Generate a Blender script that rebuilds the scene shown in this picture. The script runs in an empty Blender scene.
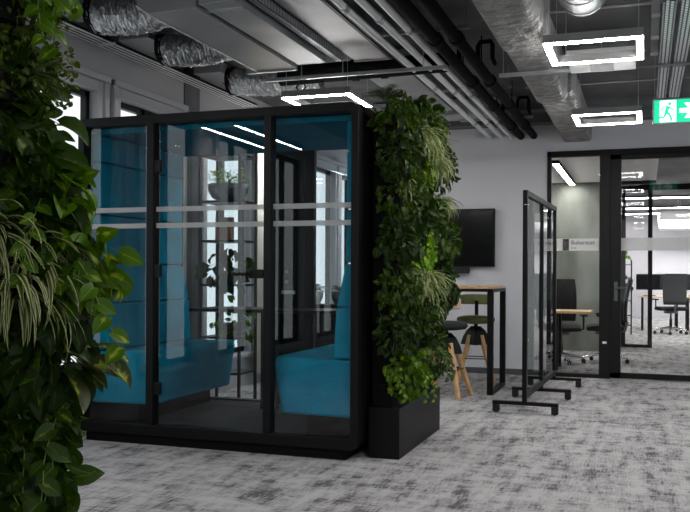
import bpy, math, random
from mathutils import Vector, Matrix
PI = math.pi
C = bpy.context.scene.collection
rnd = random.Random(7)

# ------------------------------------------------------------------ materials
def srgb(c):
    if isinstance(c, (int, float)): c = (c, c, c)
    return tuple(((v / 12.92) if v <= .04045 else ((v + .055) / 1.055) ** 2.4) for v in [x / 255 for x in c]) + (1,)

def mat(name, col, rough=.5, metal=0., spec=.5, noise=0., nscale=20., bump=0., bscale=60., emit=None, estr=1., coords='Object', nstretch=None, bdist=.02):
    m = bpy.data.materials.new(name); m.use_nodes = True
    nt = m.node_tree; b = nt.nodes['Principled BSDF']
    b.inputs['Base Color'].default_value = srgb(col)
    b.inputs['Roughness'].default_value = rough
    b.inputs['Metallic'].default_value = metal
    b.inputs['Specular IOR Level'].default_value = spec
    tc = nt.nodes.new('ShaderNodeTexCoord')
    if noise > 0:
        n = nt.nodes.new('ShaderNodeTexNoise'); n.inputs['Scale'].default_value = nscale; n.inputs['Detail'].default_value = 6
        if nstretch:
            mp = nt.nodes.new('ShaderNodeMapping'); mp.inputs['Scale'].default_value = nstretch
            nt.links.new(tc.outputs[coords], mp.inputs[0]); nt.links.new(mp.outputs[0], n.inputs['Vector'])
        else:
            nt.links.new(tc.outputs[coords], n.inputs['Vector'])
        r = nt.nodes.new('ShaderNodeValToRGB')
        a = srgb(col)
        r.color_ramp.elements[0].position = .3; r.color_ramp.elements[1].position = .7
        r.color_ramp.elements[0].color = tuple(v * (1 - noise) for v in a[:3]) + (1,)
        r.color_ramp.elements[1].color = tuple(min(1, v * (1 + noise)) for v in a[:3]) + (1,)
        nt.links.new(n.outputs['Fac'], r.inputs[0]); nt.links.new(r.outputs[0], b.inputs['Base Color'])
    if bump > 0:
        n2 = nt.nodes.new('ShaderNodeTexNoise'); n2.inputs['Scale'].default_value = bscale; n2.inputs['Detail'].default_value = 4
        nt.links.new(tc.outputs[coords], n2.inputs['Vector'])
        bp = nt.nodes.new('ShaderNodeBump'); bp.inputs['Strength'].default_value = bump; bp.inputs['Distance'].default_value = bdist
        nt.links.new(n2.outputs['Fac'], bp.inputs['Height']); nt.links.new(bp.outputs[0], b.inputs['Normal'])
    if emit is not None:
        b.inputs['Emission Color'].default_value = srgb(emit); b.inputs['Emission Strength'].default_value = estr
    return m

def glass_mat(name, tint=235, refl=1.0, ior=1.45, rough=0.0):
    m = bpy.data.materials.new(name); m.use_nodes = True
    nt = m.node_tree; nt.nodes.clear()
    o = nt.nodes.new('ShaderNodeOutputMaterial'); mx = nt.nodes.new('ShaderNodeMixShader')
    t = nt.nodes.new('ShaderNodeBsdfTransparent'); t.inputs[0].default_value = srgb(tint)
    g = nt.nodes.new('ShaderNodeBsdfGlossy'); g.inputs['Roughness'].default_value = rough
    fr = nt.nodes.new('ShaderNodeFresnel'); fr.inputs[0].default_value = ior
    mu = nt.nodes.new('ShaderNodeMath'); mu.operation = 'MULTIPLY'; mu.inputs[1].default_value = refl; mu.use_clamp = True
    ge = nt.nodes.new('ShaderNodeNewGeometry'); fb = nt.nodes.new('ShaderNodeMath'); fb.operation = 'SUBTRACT'; fb.inputs[0].default_value = 1
    m3 = nt.nodes.new('ShaderNodeMath'); m3.operation = 'MULTIPLY'     # reflect once, where the ray enters the pane
    nt.links.new(ge.outputs['Backfacing'], fb.inputs[1]); nt.links.new(fb.outputs[0], m3.inputs[1])
    nt.links.new(fr.outputs[0], mu.inputs[0]); nt.links.new(mu.outputs[0], m3.inputs[0]); nt.links.new(m3.outputs[0], mx.inputs[0])
    nt.links.new(t.outputs[0], mx.inputs[1]); nt.links.new(g.outputs[0], mx.inputs[2]); nt.links.new(mx.outputs[0], o.inputs[0])
    return m

def frost_mat(name, col=200, fac=.6):
    m = bpy.data.materials.new(name); m.use_nodes = True
    nt = m.node_tree; nt.nodes.clear()
    o = nt.nodes.new('ShaderNodeOutputMaterial'); mx = nt.nodes.new('ShaderNodeMixShader'); mx.inputs[0].default_value = fac
    t = nt.nodes.new('ShaderNodeBsdfTransparent'); d = nt.nodes.new('ShaderNodeBsdfDiffuse'); d.inputs[0].default_value = srgb(col)
    tl = nt.nodes.new('ShaderNodeBsdfTranslucent'); tl.inputs[0].default_value = srgb(col)
    m2 = nt.nodes.new('ShaderNodeMixShader'); m2.inputs[0].default_value = .4
    nt.links.new(d.outputs[0], m2.inputs[1]); nt.links.new(tl.outputs[0], m2.inputs[2])
    nt.links.new(t.outputs[0], mx.inputs[1]); nt.links.new(m2.outputs[0], mx.inputs[2]); nt.links.new(mx.outputs[0], o.inputs[0])
    return m

def leaf_mat(name, dark, lime, vari=.45, edge=False, cream=(200, 200, 160), rough=.45):
    """heart / blade leaves; the variegation follows the leaf's own UV"""
    m = bpy.data.materials.new(name); m.use_nodes = True
    nt = m.node_tree; N = nt.nodes; Lk = nt.links
    b = N['Principled BSDF']; b.inputs['Roughness'].default_value = rough; b.inputs['Specular IOR Level'].default_value = .22
    out = N['Material Output']
    uv = N.new('ShaderNodeUVMap'); uv.uv_map = 'UVMap'
    sx = N.new('ShaderNodeSeparateXYZ'); Lk.new(uv.outputs[0], sx.inputs[0])
    s = N.new('ShaderNodeMath'); s.operation = 'SUBTRACT'; s.inputs[1].default_value = .5; Lk.new(sx.outputs[0], s.inputs[0])
    ab = N.new('ShaderNodeMath'); ab.operation = 'ABSOLUTE'; Lk.new(s.outputs[0], ab.inputs[0])   # 0 midrib .. .5 edge
    tc = N.new('ShaderNodeTexCoord')
    nz = N.new('ShaderNodeTexNoise'); nz.inputs['Scale'].default_value = 26; nz.inputs['Detail'].default_value = 3
    Lk.new(tc.outputs['Object'], nz.inputs['Vector'])
    rp = N.new('ShaderNodeValToRGB')
    if edge:      # spider plant: cream margins and green heart
        rp.color_ramp.elements[0].position = .18; rp.color_ramp.elements[0].color = srgb(dark)
        rp.color_ramp.elements[1].position = .34; rp.color_ramp.elements[1].color = srgb(cream)
        Lk.new(ab.outputs[0], rp.inputs[0])
    else:
        ad = N.new('ShaderNodeMath'); ad.operation = 'MULTIPLY_ADD'; ad.inputs[1].default_value = -.55
        Lk.new(ab.outputs[0], ad.inputs[0]); Lk.new(nz.outputs['Fac'], ad.inputs[2])
        rp.color_ramp.elements[0].position = vari; rp.color_ramp.elements[0].color = srgb(dark)
        rp.color_ramp.elements[1].position = vari + .16; rp.color_ramp.elements[1].color = srgb(lime)
        Lk.new(ad.outputs[0], rp.inputs[0])
    mr = N.new('ShaderNodeMapRange'); mr.inputs[1].default_value = .012; mr.inputs[2].default_value = .03
    mr.inputs[3].default_value = .55; mr.inputs[4].default_value = 0
    Lk.new(ab.outputs[0], mr.inputs[0])
    mx = N.new('ShaderNodeMix'); mx.data_type = 'RGBA'
    Lk.new(mr.outputs[0], mx.inputs[0]); Lk.new(rp.outputs[0], mx.inputs[6]); mx.inputs[7].default_value = srgb(lime)
    Lk.new(mx.outputs[2], b.inputs['Base Color'])
    tl = N.new('ShaderNodeBsdfTranslucent'); Lk.new(mx.outputs[2], tl.inputs[0])
    ms = N.new('ShaderNodeMixShader'); ms.inputs[0].default_value = .28
    Lk.new(b.outputs[0], ms.inputs[1]); Lk.new(tl.outputs[0], ms.inputs[2]); Lk.new(ms.outputs[0], out.inputs[0])
    # side veins
    wv = N.new('ShaderNodeTexWave'); wv.inputs['Scale'].default_value = 3.2; wv.bands_direction = 'Y'
    Lk.new(uv.outputs[0], wv.inputs['Vector'])
    bp = N.new('ShaderNodeBump'); bp.inputs['Strength'].default_value = .1; bp.inputs['Distance'].default_value = .002
    Lk.new(wv.outputs['Fac'], bp.inputs['Height']); Lk.new(bp.outputs[0], b.inputs['Normal'])
    return m

def carpet_mat():
    m = bpy.data.materials.new('carpet'); m.use_nodes = True
    nt = m.node_tree; N = nt.nodes; Lk = nt.links; b = N['Principled BSDF']
    b.inputs['Roughness'].default_value = .95; b.inputs['Specular IOR Level'].default_value = .12
    tc = N.new('ShaderNodeTexCoord')
    def noise(scale3, s, det=5, rough=.6, off=(0, 0, 0)):
        mp = N.new('ShaderNodeMapping'); mp.inputs['Scale'].default_value = scale3; mp.inputs['Location'].default_value = off
        Lk.new(tc.outputs['Object'], mp.inputs[0])
        n = N.new('ShaderNodeTexNoise'); n.inputs['Scale'].default_value = s; n.inputs['Detail'].default_value = det; n.inputs['Roughness'].default_value = rough
        Lk.new(mp.outputs[0], n.inputs['Vector']); return n.outputs['Fac']
    def math_(op, a, b_=None, c=None, clamp=False):
        x = N.new('ShaderNodeMath'); x.operation = op; x.use_clamp = clamp
        for i, v in enumerate((a, b_, c)):
            if v is None: continue
            if isinstance(v, (int, float)): x.inputs[i].default_value = v
            else: Lk.new(v, x.inputs[i])
        return x.outputs[0]
    hx = noise((1.3, 3.4, 1), 3.0, 4); hy = noise((3.9, .75, 1), 3.0, 4, off=(3, 7, 0))      # weft and warp patches
    fx = noise((5, 40, 1), 2.2, 3); fy = noise((40, 5, 1), 2.2, 3, off=(1, 2, 0))           # fine threads
    big = noise((1, 1, 1), 2.6, 3, off=(2, 2, 0))
    v = math_('MULTIPLY_ADD', hx, .29, math_('MULTIPLY', hy, .41))
    v = math_('MULTIPLY_ADD', fx, .34, math_('MULTIPLY_ADD', fy, .28, v))
    v = math_('MULTIPLY_ADD', big, .22, v)
    r = N.new('ShaderNodeValToRGB')
    e = r.color_ramp.elements
    e[0].position = .675; e[0].color = srgb((88, 87, 90))
    e[1].position = .835; e[1].color = srgb((176, 175, 176))
    x = e.new(.738); x.color = srgb((148, 145, 147))
    Lk.new(v, r.inputs[0])
    fine = noise((1, 1, 1), 240, 2)
    mm = N.new('ShaderNodeMix'); mm.data_type = 'RGBA'; mm.blend_type = 'MULTIPLY'; mm.inputs[0].default_value = .35
    Lk.new(r.outputs[0], mm.inputs[6]); 
    cb = N.new('ShaderNodeValToRGB'); cb.color_ramp.elements[0].position = .3; cb.color_ramp.elements[0].color = (.45, .45, .45, 1); cb.color_ramp.elements[1].position = .6
    Lk.new(fine, cb.inputs[0]); Lk.new(cb.outputs[0], mm.inputs[7]); Lk.new(mm.outputs[2], b.inputs['Base Color'])
    bp = N.new('ShaderNodeBump'); bp.inputs['Strength'].default_value = .4; bp.inputs['Distance'].default_value = .004
    Lk.new(fine, bp.inputs['Height']); Lk.new(bp.outputs[0], b.inputs['Normal'])
    return m

def wood_mat(name, a, b_, scale=(14, 1.5, 14)):
    m = bpy.data.materials.new(name); m.use_nodes = True
    nt = m.node_tree; N = nt.nodes; Lk = nt.links; b = N['Principled BSDF']; b.inputs['Roughness'].default_value = .45
    tc = N.new('ShaderNodeTexCoord'); mp = N.new('ShaderNodeMapping'); mp.inputs['Scale'].default_value = scale
    Lk.new(tc.outputs['Object'], mp.inputs[0])
    n = N.new('ShaderNodeTexNoise'); n.inputs['Scale'].default_value = 2.5; n.inputs['Detail'].default_value = 6; n.inputs['Distortion'].default_value = .6
    Lk.new(mp.outputs[0], n.inputs['Vector'])
    r = N.new('ShaderNodeValToRGB'); r.color_ramp.elements[0].position = .35; r.color_ramp.elements[1].position = .65
    r.color_ramp.elements[0].color = srgb(a); r.color_ramp.elements[1].color = srgb(b_)
    Lk.new(n.outputs['Fac'], r.inputs[0]); Lk.new(r.outputs[0], b.inputs['Base Color'])
    return m

def perforated_mat(name, light, dark, sc=30.):
    m = bpy.data.materials.new(name); m.use_nodes = True
    nt = m.node_tree; N = nt.nodes; Lk = nt.links; b = N['Principled BSDF']
    b.inputs['Roughness'].default_value = .4; b.inputs['Metallic'].default_value = .1
    tc = N.new('ShaderNodeTexCoord'); br = N.new('ShaderNodeTexBrick')
    br.inputs['Scale'].default_value = sc; br.inputs['Mortar Size'].default_value = .05; br.inputs['Mortar Smooth'].default_value = 0
    br.inputs['Color1'].default_value = srgb(light); br.inputs['Color2'].default_value = srgb(light); br.inputs['Mortar'].default_value = srgb(dark)
    mp = N.new('ShaderNodeMapping'); mp.inputs['Rotation'].default_value = (0, 0, PI / 2)
    Lk.new(tc.outputs['Object'], mp.inputs[0]); Lk.new(mp.outputs[0], br.inputs['Vector']); Lk.new(br.outputs['Color'], b.inputs['Base Color'])
    return m

M = dict(
    wall=mat('white_paint', (196, 196, 202), .8, bump=.05),
    wall_grey=mat('grey_paint', (165, 165, 168), .8),
    moulding=mat('moulding_paint', (180, 180, 183), .6),
    concrete=mat('concrete', (92, 93, 95), .85, noise=.25, nscale=3, bump=.2, bscale=30),
    green_wall=mat('mineral_plaster', (112, 116, 108), .7, noise=.4, nscale=1.6, bump=.1, bscale=10, nstretch=(1.6, 1, .6)),
    white_ceiling=mat('white_ceiling', (225, 226, 224), .8),
    carpet=carpet_mat(),
    black=mat('black_powder_coat', (9, 9, 11), .5, spec=.22),
    black_matt=mat('black_matt', (7, 7, 8), .8, spec=.15),
    frame_dark=mat('dark_bronze_frame', (13, 12, 13), .5, spec=.25),
    glass=glass_mat('clear_glass', 247, .8, 1.5),
    booth_glass=glass_mat('booth_glass', (238, 244, 246), 1.8, 1.5),
    board_glass=glass_mat('board_glass', (240, 244, 242), 1.0, 1.5),
    window_glass=glass_mat('window_glass', 252, 1.0, 1.45),
    frost=frost_mat('frosted_film', 215, .62),
    frost_sign=frost_mat('white_film', 235, .9),
    teal=mat('teal_wool', (8, 148, 176), .9, spec=.2, noise=.14, nscale=6, bump=.25, bscale=500),
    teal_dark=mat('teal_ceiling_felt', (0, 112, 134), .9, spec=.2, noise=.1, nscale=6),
    led=mat('led_diffuser', 255, .5, emit=(255, 253, 250), estr=38.),
    fixture=mat('fixture_grey', (120, 120, 120), .6),
    galv=mat('galvanised_steel', (176, 178, 180), .34, .85, noise=.18, nscale=7),
    sheet=mat('sheet_metal', (164, 165, 167), .45, .6, noise=.18, nscale=2.5, bump=.3, bscale=4),
    sheet_dark=mat('painted_duct_grey', (140, 140, 141), .45, .2, noise=.08, nscale=3),
    foil=mat('aluminium_foil', (205, 205, 207), .28, .95, noise=.25, nscale=18, bump=.6, bscale=45),
    wrap=mat('foil_wrap', (140, 140, 139), .6, .25, noise=.35, nscale=9, bump=1., bscale=12, bdist=.06),
    pipe=mat('grey_pipe', (228, 229, 231), .45, .1),
    pipe_black=mat('black_pipe_lagging', (11, 11, 12), .9, spec=.15, bump=.2),
    perf=perforated_mat('perforated_tray', (225, 227, 232), (30, 32, 36), 9.),
    perf_dark=perforated_mat('perforated_dark_tray', (150, 151, 154), (14, 14, 16), 11.),
    slot=mat('slot_white', (250, 250, 250), .35),
    screen=mat('screen_black', (6, 6, 8), .16, spec=.6),
    oak=wood_mat('oak', (176, 132, 92), (208, 168, 124)),
    oak_leg=wood_mat('oak_leg', (176, 128, 84), (210, 166, 116), (20, 20, 2)),
    desk_oak=wood_mat('desk_oak', (188, 150, 104), (214, 178, 130)),
    olive=mat('olive_fabric', (98, 100, 62), .9, bump=.2, bscale=300),
    beige=mat('beige_shell', (186, 160, 130), .6),
    charcoal=mat('charcoal_fabric', (26, 27, 28), .9, bump=.2, bscale=300),
    mesh_black=mat('mesh_back', (10, 10, 11), .8, bump=.3, bscale=200),
    chrome=mat('polished_aluminium', (205, 207, 210), .22, .95),
    plastic=mat('grey_plastic', (84, 86, 88), .5),
    rubber=mat('rubber', (14, 14, 14), .8),
    sign_green=mat('sign_green', (0, 168, 120), .5, emit=(10, 190, 140), estr=.55),
    sign_white=mat('sign_white', (235, 240, 240), .5, emit=(240, 250, 250), estr=.7),
    sign_case=mat('sign_case', (150, 155, 155), .4),
    text_grey=mat('text_grey', (70, 70, 74), .6),
    photo=mat('photo_print', (70, 66, 62), .5, noise=.8, nscale=40),
    soil=mat('soil', (36, 28, 22), .95, noise=.4),
    stem=mat('green_stem', (96, 116, 48), .5),
    bowl=mat('slate_bowl', (48, 52, 56), .6),
    curtain=mat('cream_blind', (206, 202, 190), .85),
    cream_pot=mat('white_pot', (200, 200, 196), .5),
    label_white=mat('label_white', (225, 225, 225), .5),
    brown=mat('brown_board', (112, 84, 66), .7, noise=.3, nscale=8),
    pothos=leaf_mat('pothos_leaf', (42, 66, 4), (122, 138, 30), .53),
    pothos_bright=leaf_mat('pothos_bright_leaf', (66, 100, 6), (148, 164, 40), .46),
    philo=leaf_mat('dark_heart_leaf', (30, 50, 6), (96, 116, 26), .60),
    bush=leaf_mat('olive_small_leaf', (58, 72, 12), (98, 108, 26), .45),
    spider=leaf_mat('striped_blade', (58, 80, 28), (150, 158, 90), .5, edge=True, cream=(186, 188, 138)),
    spider_pale=leaf_mat('pale_striped_blade', (90, 110, 58), (168, 176, 120), .5, edge=True, cream=(178, 186, 128)),
    fern=leaf_mat('fern_blade', (40, 74, 22), (84, 116, 36), .5),
    calathea=leaf_mat('feather_marked_leaf', (52, 58, 20), (150, 160, 60), .40),
    lime=leaf_mat('lime_leaf', (96, 138, 24), (150, 178, 40), .40),
)

# ------------------------------------------------------------------ mesh builder
class MB:
    def __init__(s): s.v = []; s.f = []; s.uv = []; s.hasuv = False; s.smooth = []
    def add(s, vs, fs, uvs=None, smooth=False):
        o = len(s.v); s.v += [tuple(p) for p in vs]
        for f in fs:
            s.f.append([i + o for i in f]); s.smooth.append(smooth)
            if uvs: s.uv.append([uvs[i] for i in f]); s.hasuv = True
            else: s.uv.append([(0, 0)] * len(f))
        return s
    def box(s, x0, x1, y0, y1, z0, z1):
        vs = [(x, y, z) for z in (z0, z1) for y in (y0, y1) for x in (x0, x1)]
        return s.add(vs, [(0, 2, 3, 1), (4, 5, 7, 6), (0, 1, 5, 4), (2, 6, 7, 3), (0, 4, 6, 2), (1, 3, 7, 5)])
    def tube(s, pts, r, seg=10, cap=True, smooth=True):
        pts = [Vector(p) for p in pts]; n = len(pts)
        rs = r if isinstance(r, (list, tuple)) else [r] * n
        t0 = (pts[1] - pts[0]).normalized()
        up = Vector((0, 0, 1)) if abs(t0.z) < .9 else Vector((1, 0, 0))
        a = t0.cross(up).normalized(); vs = []
        for i, p in enumerate(pts):
            t = ((pts[min(i + 1, n - 1)] - pts[max(i - 1, 0)])).normalized()
            a = (a - t * a.dot(t)).normalized(); b = t.cross(a)
            for k in range(seg):
                an = 2 * PI * k / seg; vs.append(p + (a * math.cos(an) + b * math.sin(an)) * rs[i])
        fs = [(i * seg + k, i * seg + (k + 1) % seg, (i + 1) * seg + (k + 1) % seg, (i + 1) * seg + k) for i in range(n - 1) for k in range(seg)]
        s.add(vs, fs, smooth=smooth)
        if cap:
            s.add(vs[:seg], [tuple(range(seg))[::-1]]); s.add(vs[-seg:], [tuple(range(seg))])
        return s
    def lathe(s, prof, c=(0, 0, 0), seg=20, smooth=True):
        vs = [(c[0] + r * math.cos(2 * PI * k / seg), c[1] + r * math.sin(2 * PI * k / seg), c[2] + z) for r, z in prof for k in range(seg)]
        n = len(prof)
        fs = [(i * seg + k, i * seg + (k + 1) % seg, (i + 1) * seg + (k + 1) % seg, (i + 1) * seg + k) for i in range(n - 1) for k in range(seg)]
        s.add(vs, fs, smooth=smooth)
        s.add(vs[:seg], [tuple(range(seg))[::-1]]); s.add(vs[-seg:], [tuple(range(seg))])
        return s
    def prism(s, poly, axis, a, b):
        """poly: 2-D outline; axis 0: (y,z) swept in x, 1: (x,z) swept in y, 2: (x,y) swept in z"""
        def mk(p, t): return {0: (t, p[0], p[1]), 1: (p[0], t, p[1]), 2: (p[0], p[1], t)}[axis]
        n = len(poly); vs = [mk(p, a) for p in poly] + [mk(p, b) for p in poly]
        fs = [tuple(range(n)), tuple(range(n, 2 * n))[::-1]] + [(i, n + i, n + (i + 1) % n, (i + 1) % n) for i in range(n)]
        return s.add(vs, fs)
    def build(s, name, m, parent=None, bevel=0., seg=2, loc=None, fix=True):
        me = bpy.data.meshes.new(name); me.from_pydata(s.v, [], s.f)
        if s.hasuv:
            ul = me.uv_layers.new(name='UVMap'); k = 0
            for f in s.uv:
                for u in f: ul.data[k].uv = u; k += 1
        me.polygons.foreach_set('use_smooth', s.smooth)
        me.materials.append(m if not isinstance(m, str) else M[m])
        if fix and not s.hasuv:
            import bmesh
            bm = bmesh.new(); bm.from_mesh(me); bmesh.ops.recalc_face_normals(bm, faces=bm.faces); bm.to_mesh(me); bm.free()
        me.update()
        o = bpy.data.objects.new(name, me); C.objects.link(o)
        if parent: o.parent = parent
        if loc: o.location = loc
        if bevel:
            md = o.modifiers.new('bevel', 'BEVEL'); md.width = bevel; md.segments = seg; md.limit_method = 'ANGLE'; md.angle_limit = .6
            md.harden_normals = False
        return o

def tag(o, label, cat, group=None, kind=None):
    o['label'] = label; o['category'] = cat
    if group: o['group'] = group
    if kind: o['kind'] = kind
    return o
def thing(name, label, cat, loc=(0, 0, 0), rz=0, group=None):
    o = bpy.data.objects.new(name, None); C.objects.link(o); o.location = loc; o.rotation_euler = (0, 0, rz); o.empty_display_size = .1
    return tag(o, label, cat, group)
def struct(name, mb, m, parent=None, bevel=0.):
    o = mb.build(name, m, parent, bevel)
    if not parent: o['kind'] = 'structure'
    return o
def copy_tree(o, parent=None):
    c = o.copy(); C.objects.link(c)
    if parent: c.parent = parent
    for ch in list(o.children):
        copy_tree(ch, c)
    return c
def place(proto, used, loc, rz, label):
    o = proto if not used else copy_tree(proto)
    o.location = loc; o.rotation_euler = (0, 0, rz); o['label'] = label
    return o
bx = lambda *a: MB().box(*a)

# ------------------------------------------------------------------ room shell
XL, XR, YF, YW, ZC = -4.05, 3.3, -3.2, 10.4, 3.12
struct('floor', bx(XL - .3, XR + 5, YF - .2, 26.3, -.08, 0), 'carpet')
struct('ceiling', bx(XL - .3, XR + 5, YF - .2, 26.3, ZC, ZC + .2), 'concrete')
# window wall on the left: piers, spandrels and lintel round the openings
wins = [(-2.4, -1.4), (-.95, 0.0), (.45, 1.4), (1.8, 2.75), (3.15, 4.1), (4.5, 5.72), (6.02, 6.95), (7.5, 8.5), (8.8, 9.8), (10.1, 11.2), (11.45, 12.5), (12.9, 13.9)]
ZS, ZT = .35, 2.62
w = MB(); y = YF - .2
for a, b in wins:
    w.box(XL - .13, XL, y, a, 0, ZC); w.box(XL - .13, XL, a, b, 0, ZS); w.box(XL - .13, XL, a, b, ZT, ZC); y = b
w.box(XL - .13, XL, y, 26.3, 0, ZC)
struct('wall_left', w, 'wall_grey')
for i, (a, b) in enumerate(wins):
    m = MB()
    for (y0, y1, z0, z1) in ((a, a + .05, ZS, ZT), (b - .05, b, ZS, ZT), (a, b, ZS, ZS + .05), (a, b, ZT - .05, ZT), ((a + b) / 2 - .025, (a + b) / 2 + .025, ZS, ZT)):
        m.box(XL - .12, XL - .07, y0, y1, z0, z1)
    fr = struct('window_%d' % (i + 1), m, 'frame_dark')
    bx(XL - .10, XL - .09, a + .04, b - .04, ZS + .04, ZT - .04).build('pane', 'window_glass', fr)
    bx(XL - .1, XL + .06, a - .05, b + .05, ZS - .04, ZS - .005).build('sill', 'moulding', fr)
    s = MB()   # surround moulding
    s.box(XL, XL + .035, a - .12, a - .06, ZS, ZT + .13); s.box(XL, XL + .035, b + .06, b + .12, ZS, ZT + .13); s.box(XL, XL + .05, a - .12, b + .12, ZT + .08, ZT + .13)
    s.box(XL, XL + .018, a - .06, a, ZS, ZT + .08); s.box(XL, XL + .018, b, b + .06, ZS, ZT + .08)
    s.box(XL, XL + .018, a, b, ZT, ZT + .08)
    s.build('surround', 'moulding', fr, .006)
# pier box beyond the second visible window
struct('trim_1', bx(XL, XL + .014, 7.06, 7.34, 0, ZC), 'concrete')
# back wall with glazed screen opening
XA, XB = -1.085, 1.55
w = bx(-3.05, XA, YW, YW + .14, 0, ZC).box(XA, XB, YW, YW + .14, 2.65, ZC).box(XB, XR + 5, YW, YW + .14, 0, ZC)
struct('wall_back', w, 'wall')
struct('baseboard_back', bx(-3.05, XA - .01, YW - .012, YW, 0, .07), mat('baseboard_grey', (72, 74, 80), .6))
struct('wall_corridor', bx(-3.19, -3.05, YW, 15.0, 0, ZC), 'wall')
w = MB(); x = XL - .3; fw = [(-2.2, -.4), (.4, 2.4)]  # unseen window openings, added to bring daylight from behind the camera
for a, b in fw:
    w.box(x, a, YF - .3, YF - .2, 0, ZC); w.box(a, b, YF - .3, YF - .2, 0, .5); w.box(a, b, YF - .3, YF - .2, 2.7, ZC); x = b
w.box(x, XR + .2, YF - .3, YF - .2, 0, ZC)
struct('wall_front', w, 'wall_grey')
w = MB(); y = YF - .2; rw = [(-2.4, -.4), (.2, 2.2), (2.8, 4.8), (5.4, 7.4), (8.0, 9.8)]  # openings out of view, put in to give side light
for a, b in rw:
    w.box(XR, XR + .15, y, a, 0, ZC); w.box(XR, XR + .15, a, b, 0, .5); w.box(XR, XR + .15, a, b, 2.8, ZC); y = b
w.box(XR, XR + .15, y, YW, 0, ZC)
struct('wall_right', w, 'wall')
struct('trim_2', bx(-3.05, XR, YW - .22, YW, 2.97, ZC), 'concrete')
for k, yb in enumerate((1.2, 4.2, 9.75)):
    struct('trim_%d' % (3 + k), bx(XL, XR, yb, yb + .2, 3.04, ZC), 'concrete')

# glazed screen and door
fr = struct('window_13', MB().box(XA, XA + .045, YW - .02, YW + .08, 0, 2.65).box(XA, XB, YW - .02, YW + .08, 2.585, 2.65)
            .box(XA, -.486, YW - .02, YW + .08, 0, .045).box(-.49, -.37, YW - .03, YW + .09, 0, 2.65).box(1.48, XB, YW - .02, YW + .08, 0, 2.65), 'frame_dark', bevel=.003)
bx(XA + .04, -.48, YW + .03, YW + .04, .04, 2.59).build('pane', 'glass', fr)
bx(XA + .04, -.995, YW + .022, YW + .028, 1.48, 1.625).build('frosted_band', 'frost', fr)
sg = bx(-.995, -.50, YW + .022, YW + .028, 1.48, 1.625).build('sign_film', 'frost_sign', fr)
bx(-.905, -.835, YW + .012, YW + .02, 1.483, 1.622).build('sign_photo', 'photo', fr)
def text(s, size, loc, m, parent, rot=(PI / 2, 0, 0), name='lettering'):
    cu = bpy.data.curves.new(name, 'FONT'); cu.body = s; cu.size = size; cu.extrude = .001
    to = bpy.data.objects.new(name + '_curve', cu); C.objects.link(to)
    me = bpy.data.meshes.new_from_object(to.evaluated_get(bpy.context.evaluated_depsgraph_get()))
    bpy.data.objects.remove(to); me.materials.clear(); me.materials.append(M[m])
    o = bpy.data.objects.new(name, me); C.objects.link(o); o.location = loc; o.rotation_euler = rot; o.parent = parent
    return o
text('Bukareszt', .068, (-.812, YW + .018, 1.555), 'text_grey', fr)
text('6 os.', .034, (-.812, YW + .018, 1.505), 'text_grey', fr)
bx(-.45, -.405, YW - .036, YW - .03, .405, .43).build('door_tag', 'label_white', fr)
dr = struct('door_1', MB().box(-.37, -.25, YW - .015, YW + .045, .01, 2.585).box(-.37, 1.48, YW - .015, YW + .045, .01, .075).box(-.37, 1.48, YW - .015, YW + .045, 2.53, 2.585)
            .box(1.40, 1.48, YW - .015, YW + .045, .01, 2.585), 'frame_dark', bevel=.003)
bx(-.26, 1.41, YW + .01, YW + .02, .07, 2.535).build('pane', 'glass', dr)
bx(-.25, 1.40, YW + .002, YW + .008, 1.48, 1.625).build('frosted_band', 'frost', dr)
h = MB().box(-.325, -.285, YW - .024, YW - .015, .90, 1.12).tube([(-.305, YW - .02, 1.05), (-.305, YW - .07, 1.05), (-.17, YW - .07, 1.05)], .011, 8)
h.build('door_handle', 'plastic', dr)

# meeting room behind the glass
struct('wall_meeting_room', bx(-3.05, -.36, 14.0, 14.14, 0, 2.65), 'green_wall')
struct('ceiling_meeting_room', bx(-3.05, .17, YW + .14, 14.1, 2.652, 2.72), 'white_ceiling')
struct('trim_6', bx(-.36, .17, 13.98, 14.1, 2.6, 2.652), 'frame_dark')
fr = struct('window_14', MB().box(-.36, 6, 15.05, 15.12, 2.60, 2.68).box(-.36, -.29, 15.05, 15.12, 0, 2.6).box(-.36, .13, 15.05, 15.12, 0, .05).box(.06, .13, 15.05, 15.12, 0, 2.6).box(1.9, 1.98, 15.05, 15.12, 0, 2.6), 'frame_dark')
bx(-.29, .06, 15.08, 15.09, .05, 2.6).build('pane', 'glass', fr)
struct('wall_far', bx(XL, XR + 5, 26, 26.2, 0, ZC), 'wall')
struct('wall_side_office', bx(-3.19, -.9, 15.12, 15.25, 0, ZC), 'wall')

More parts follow.
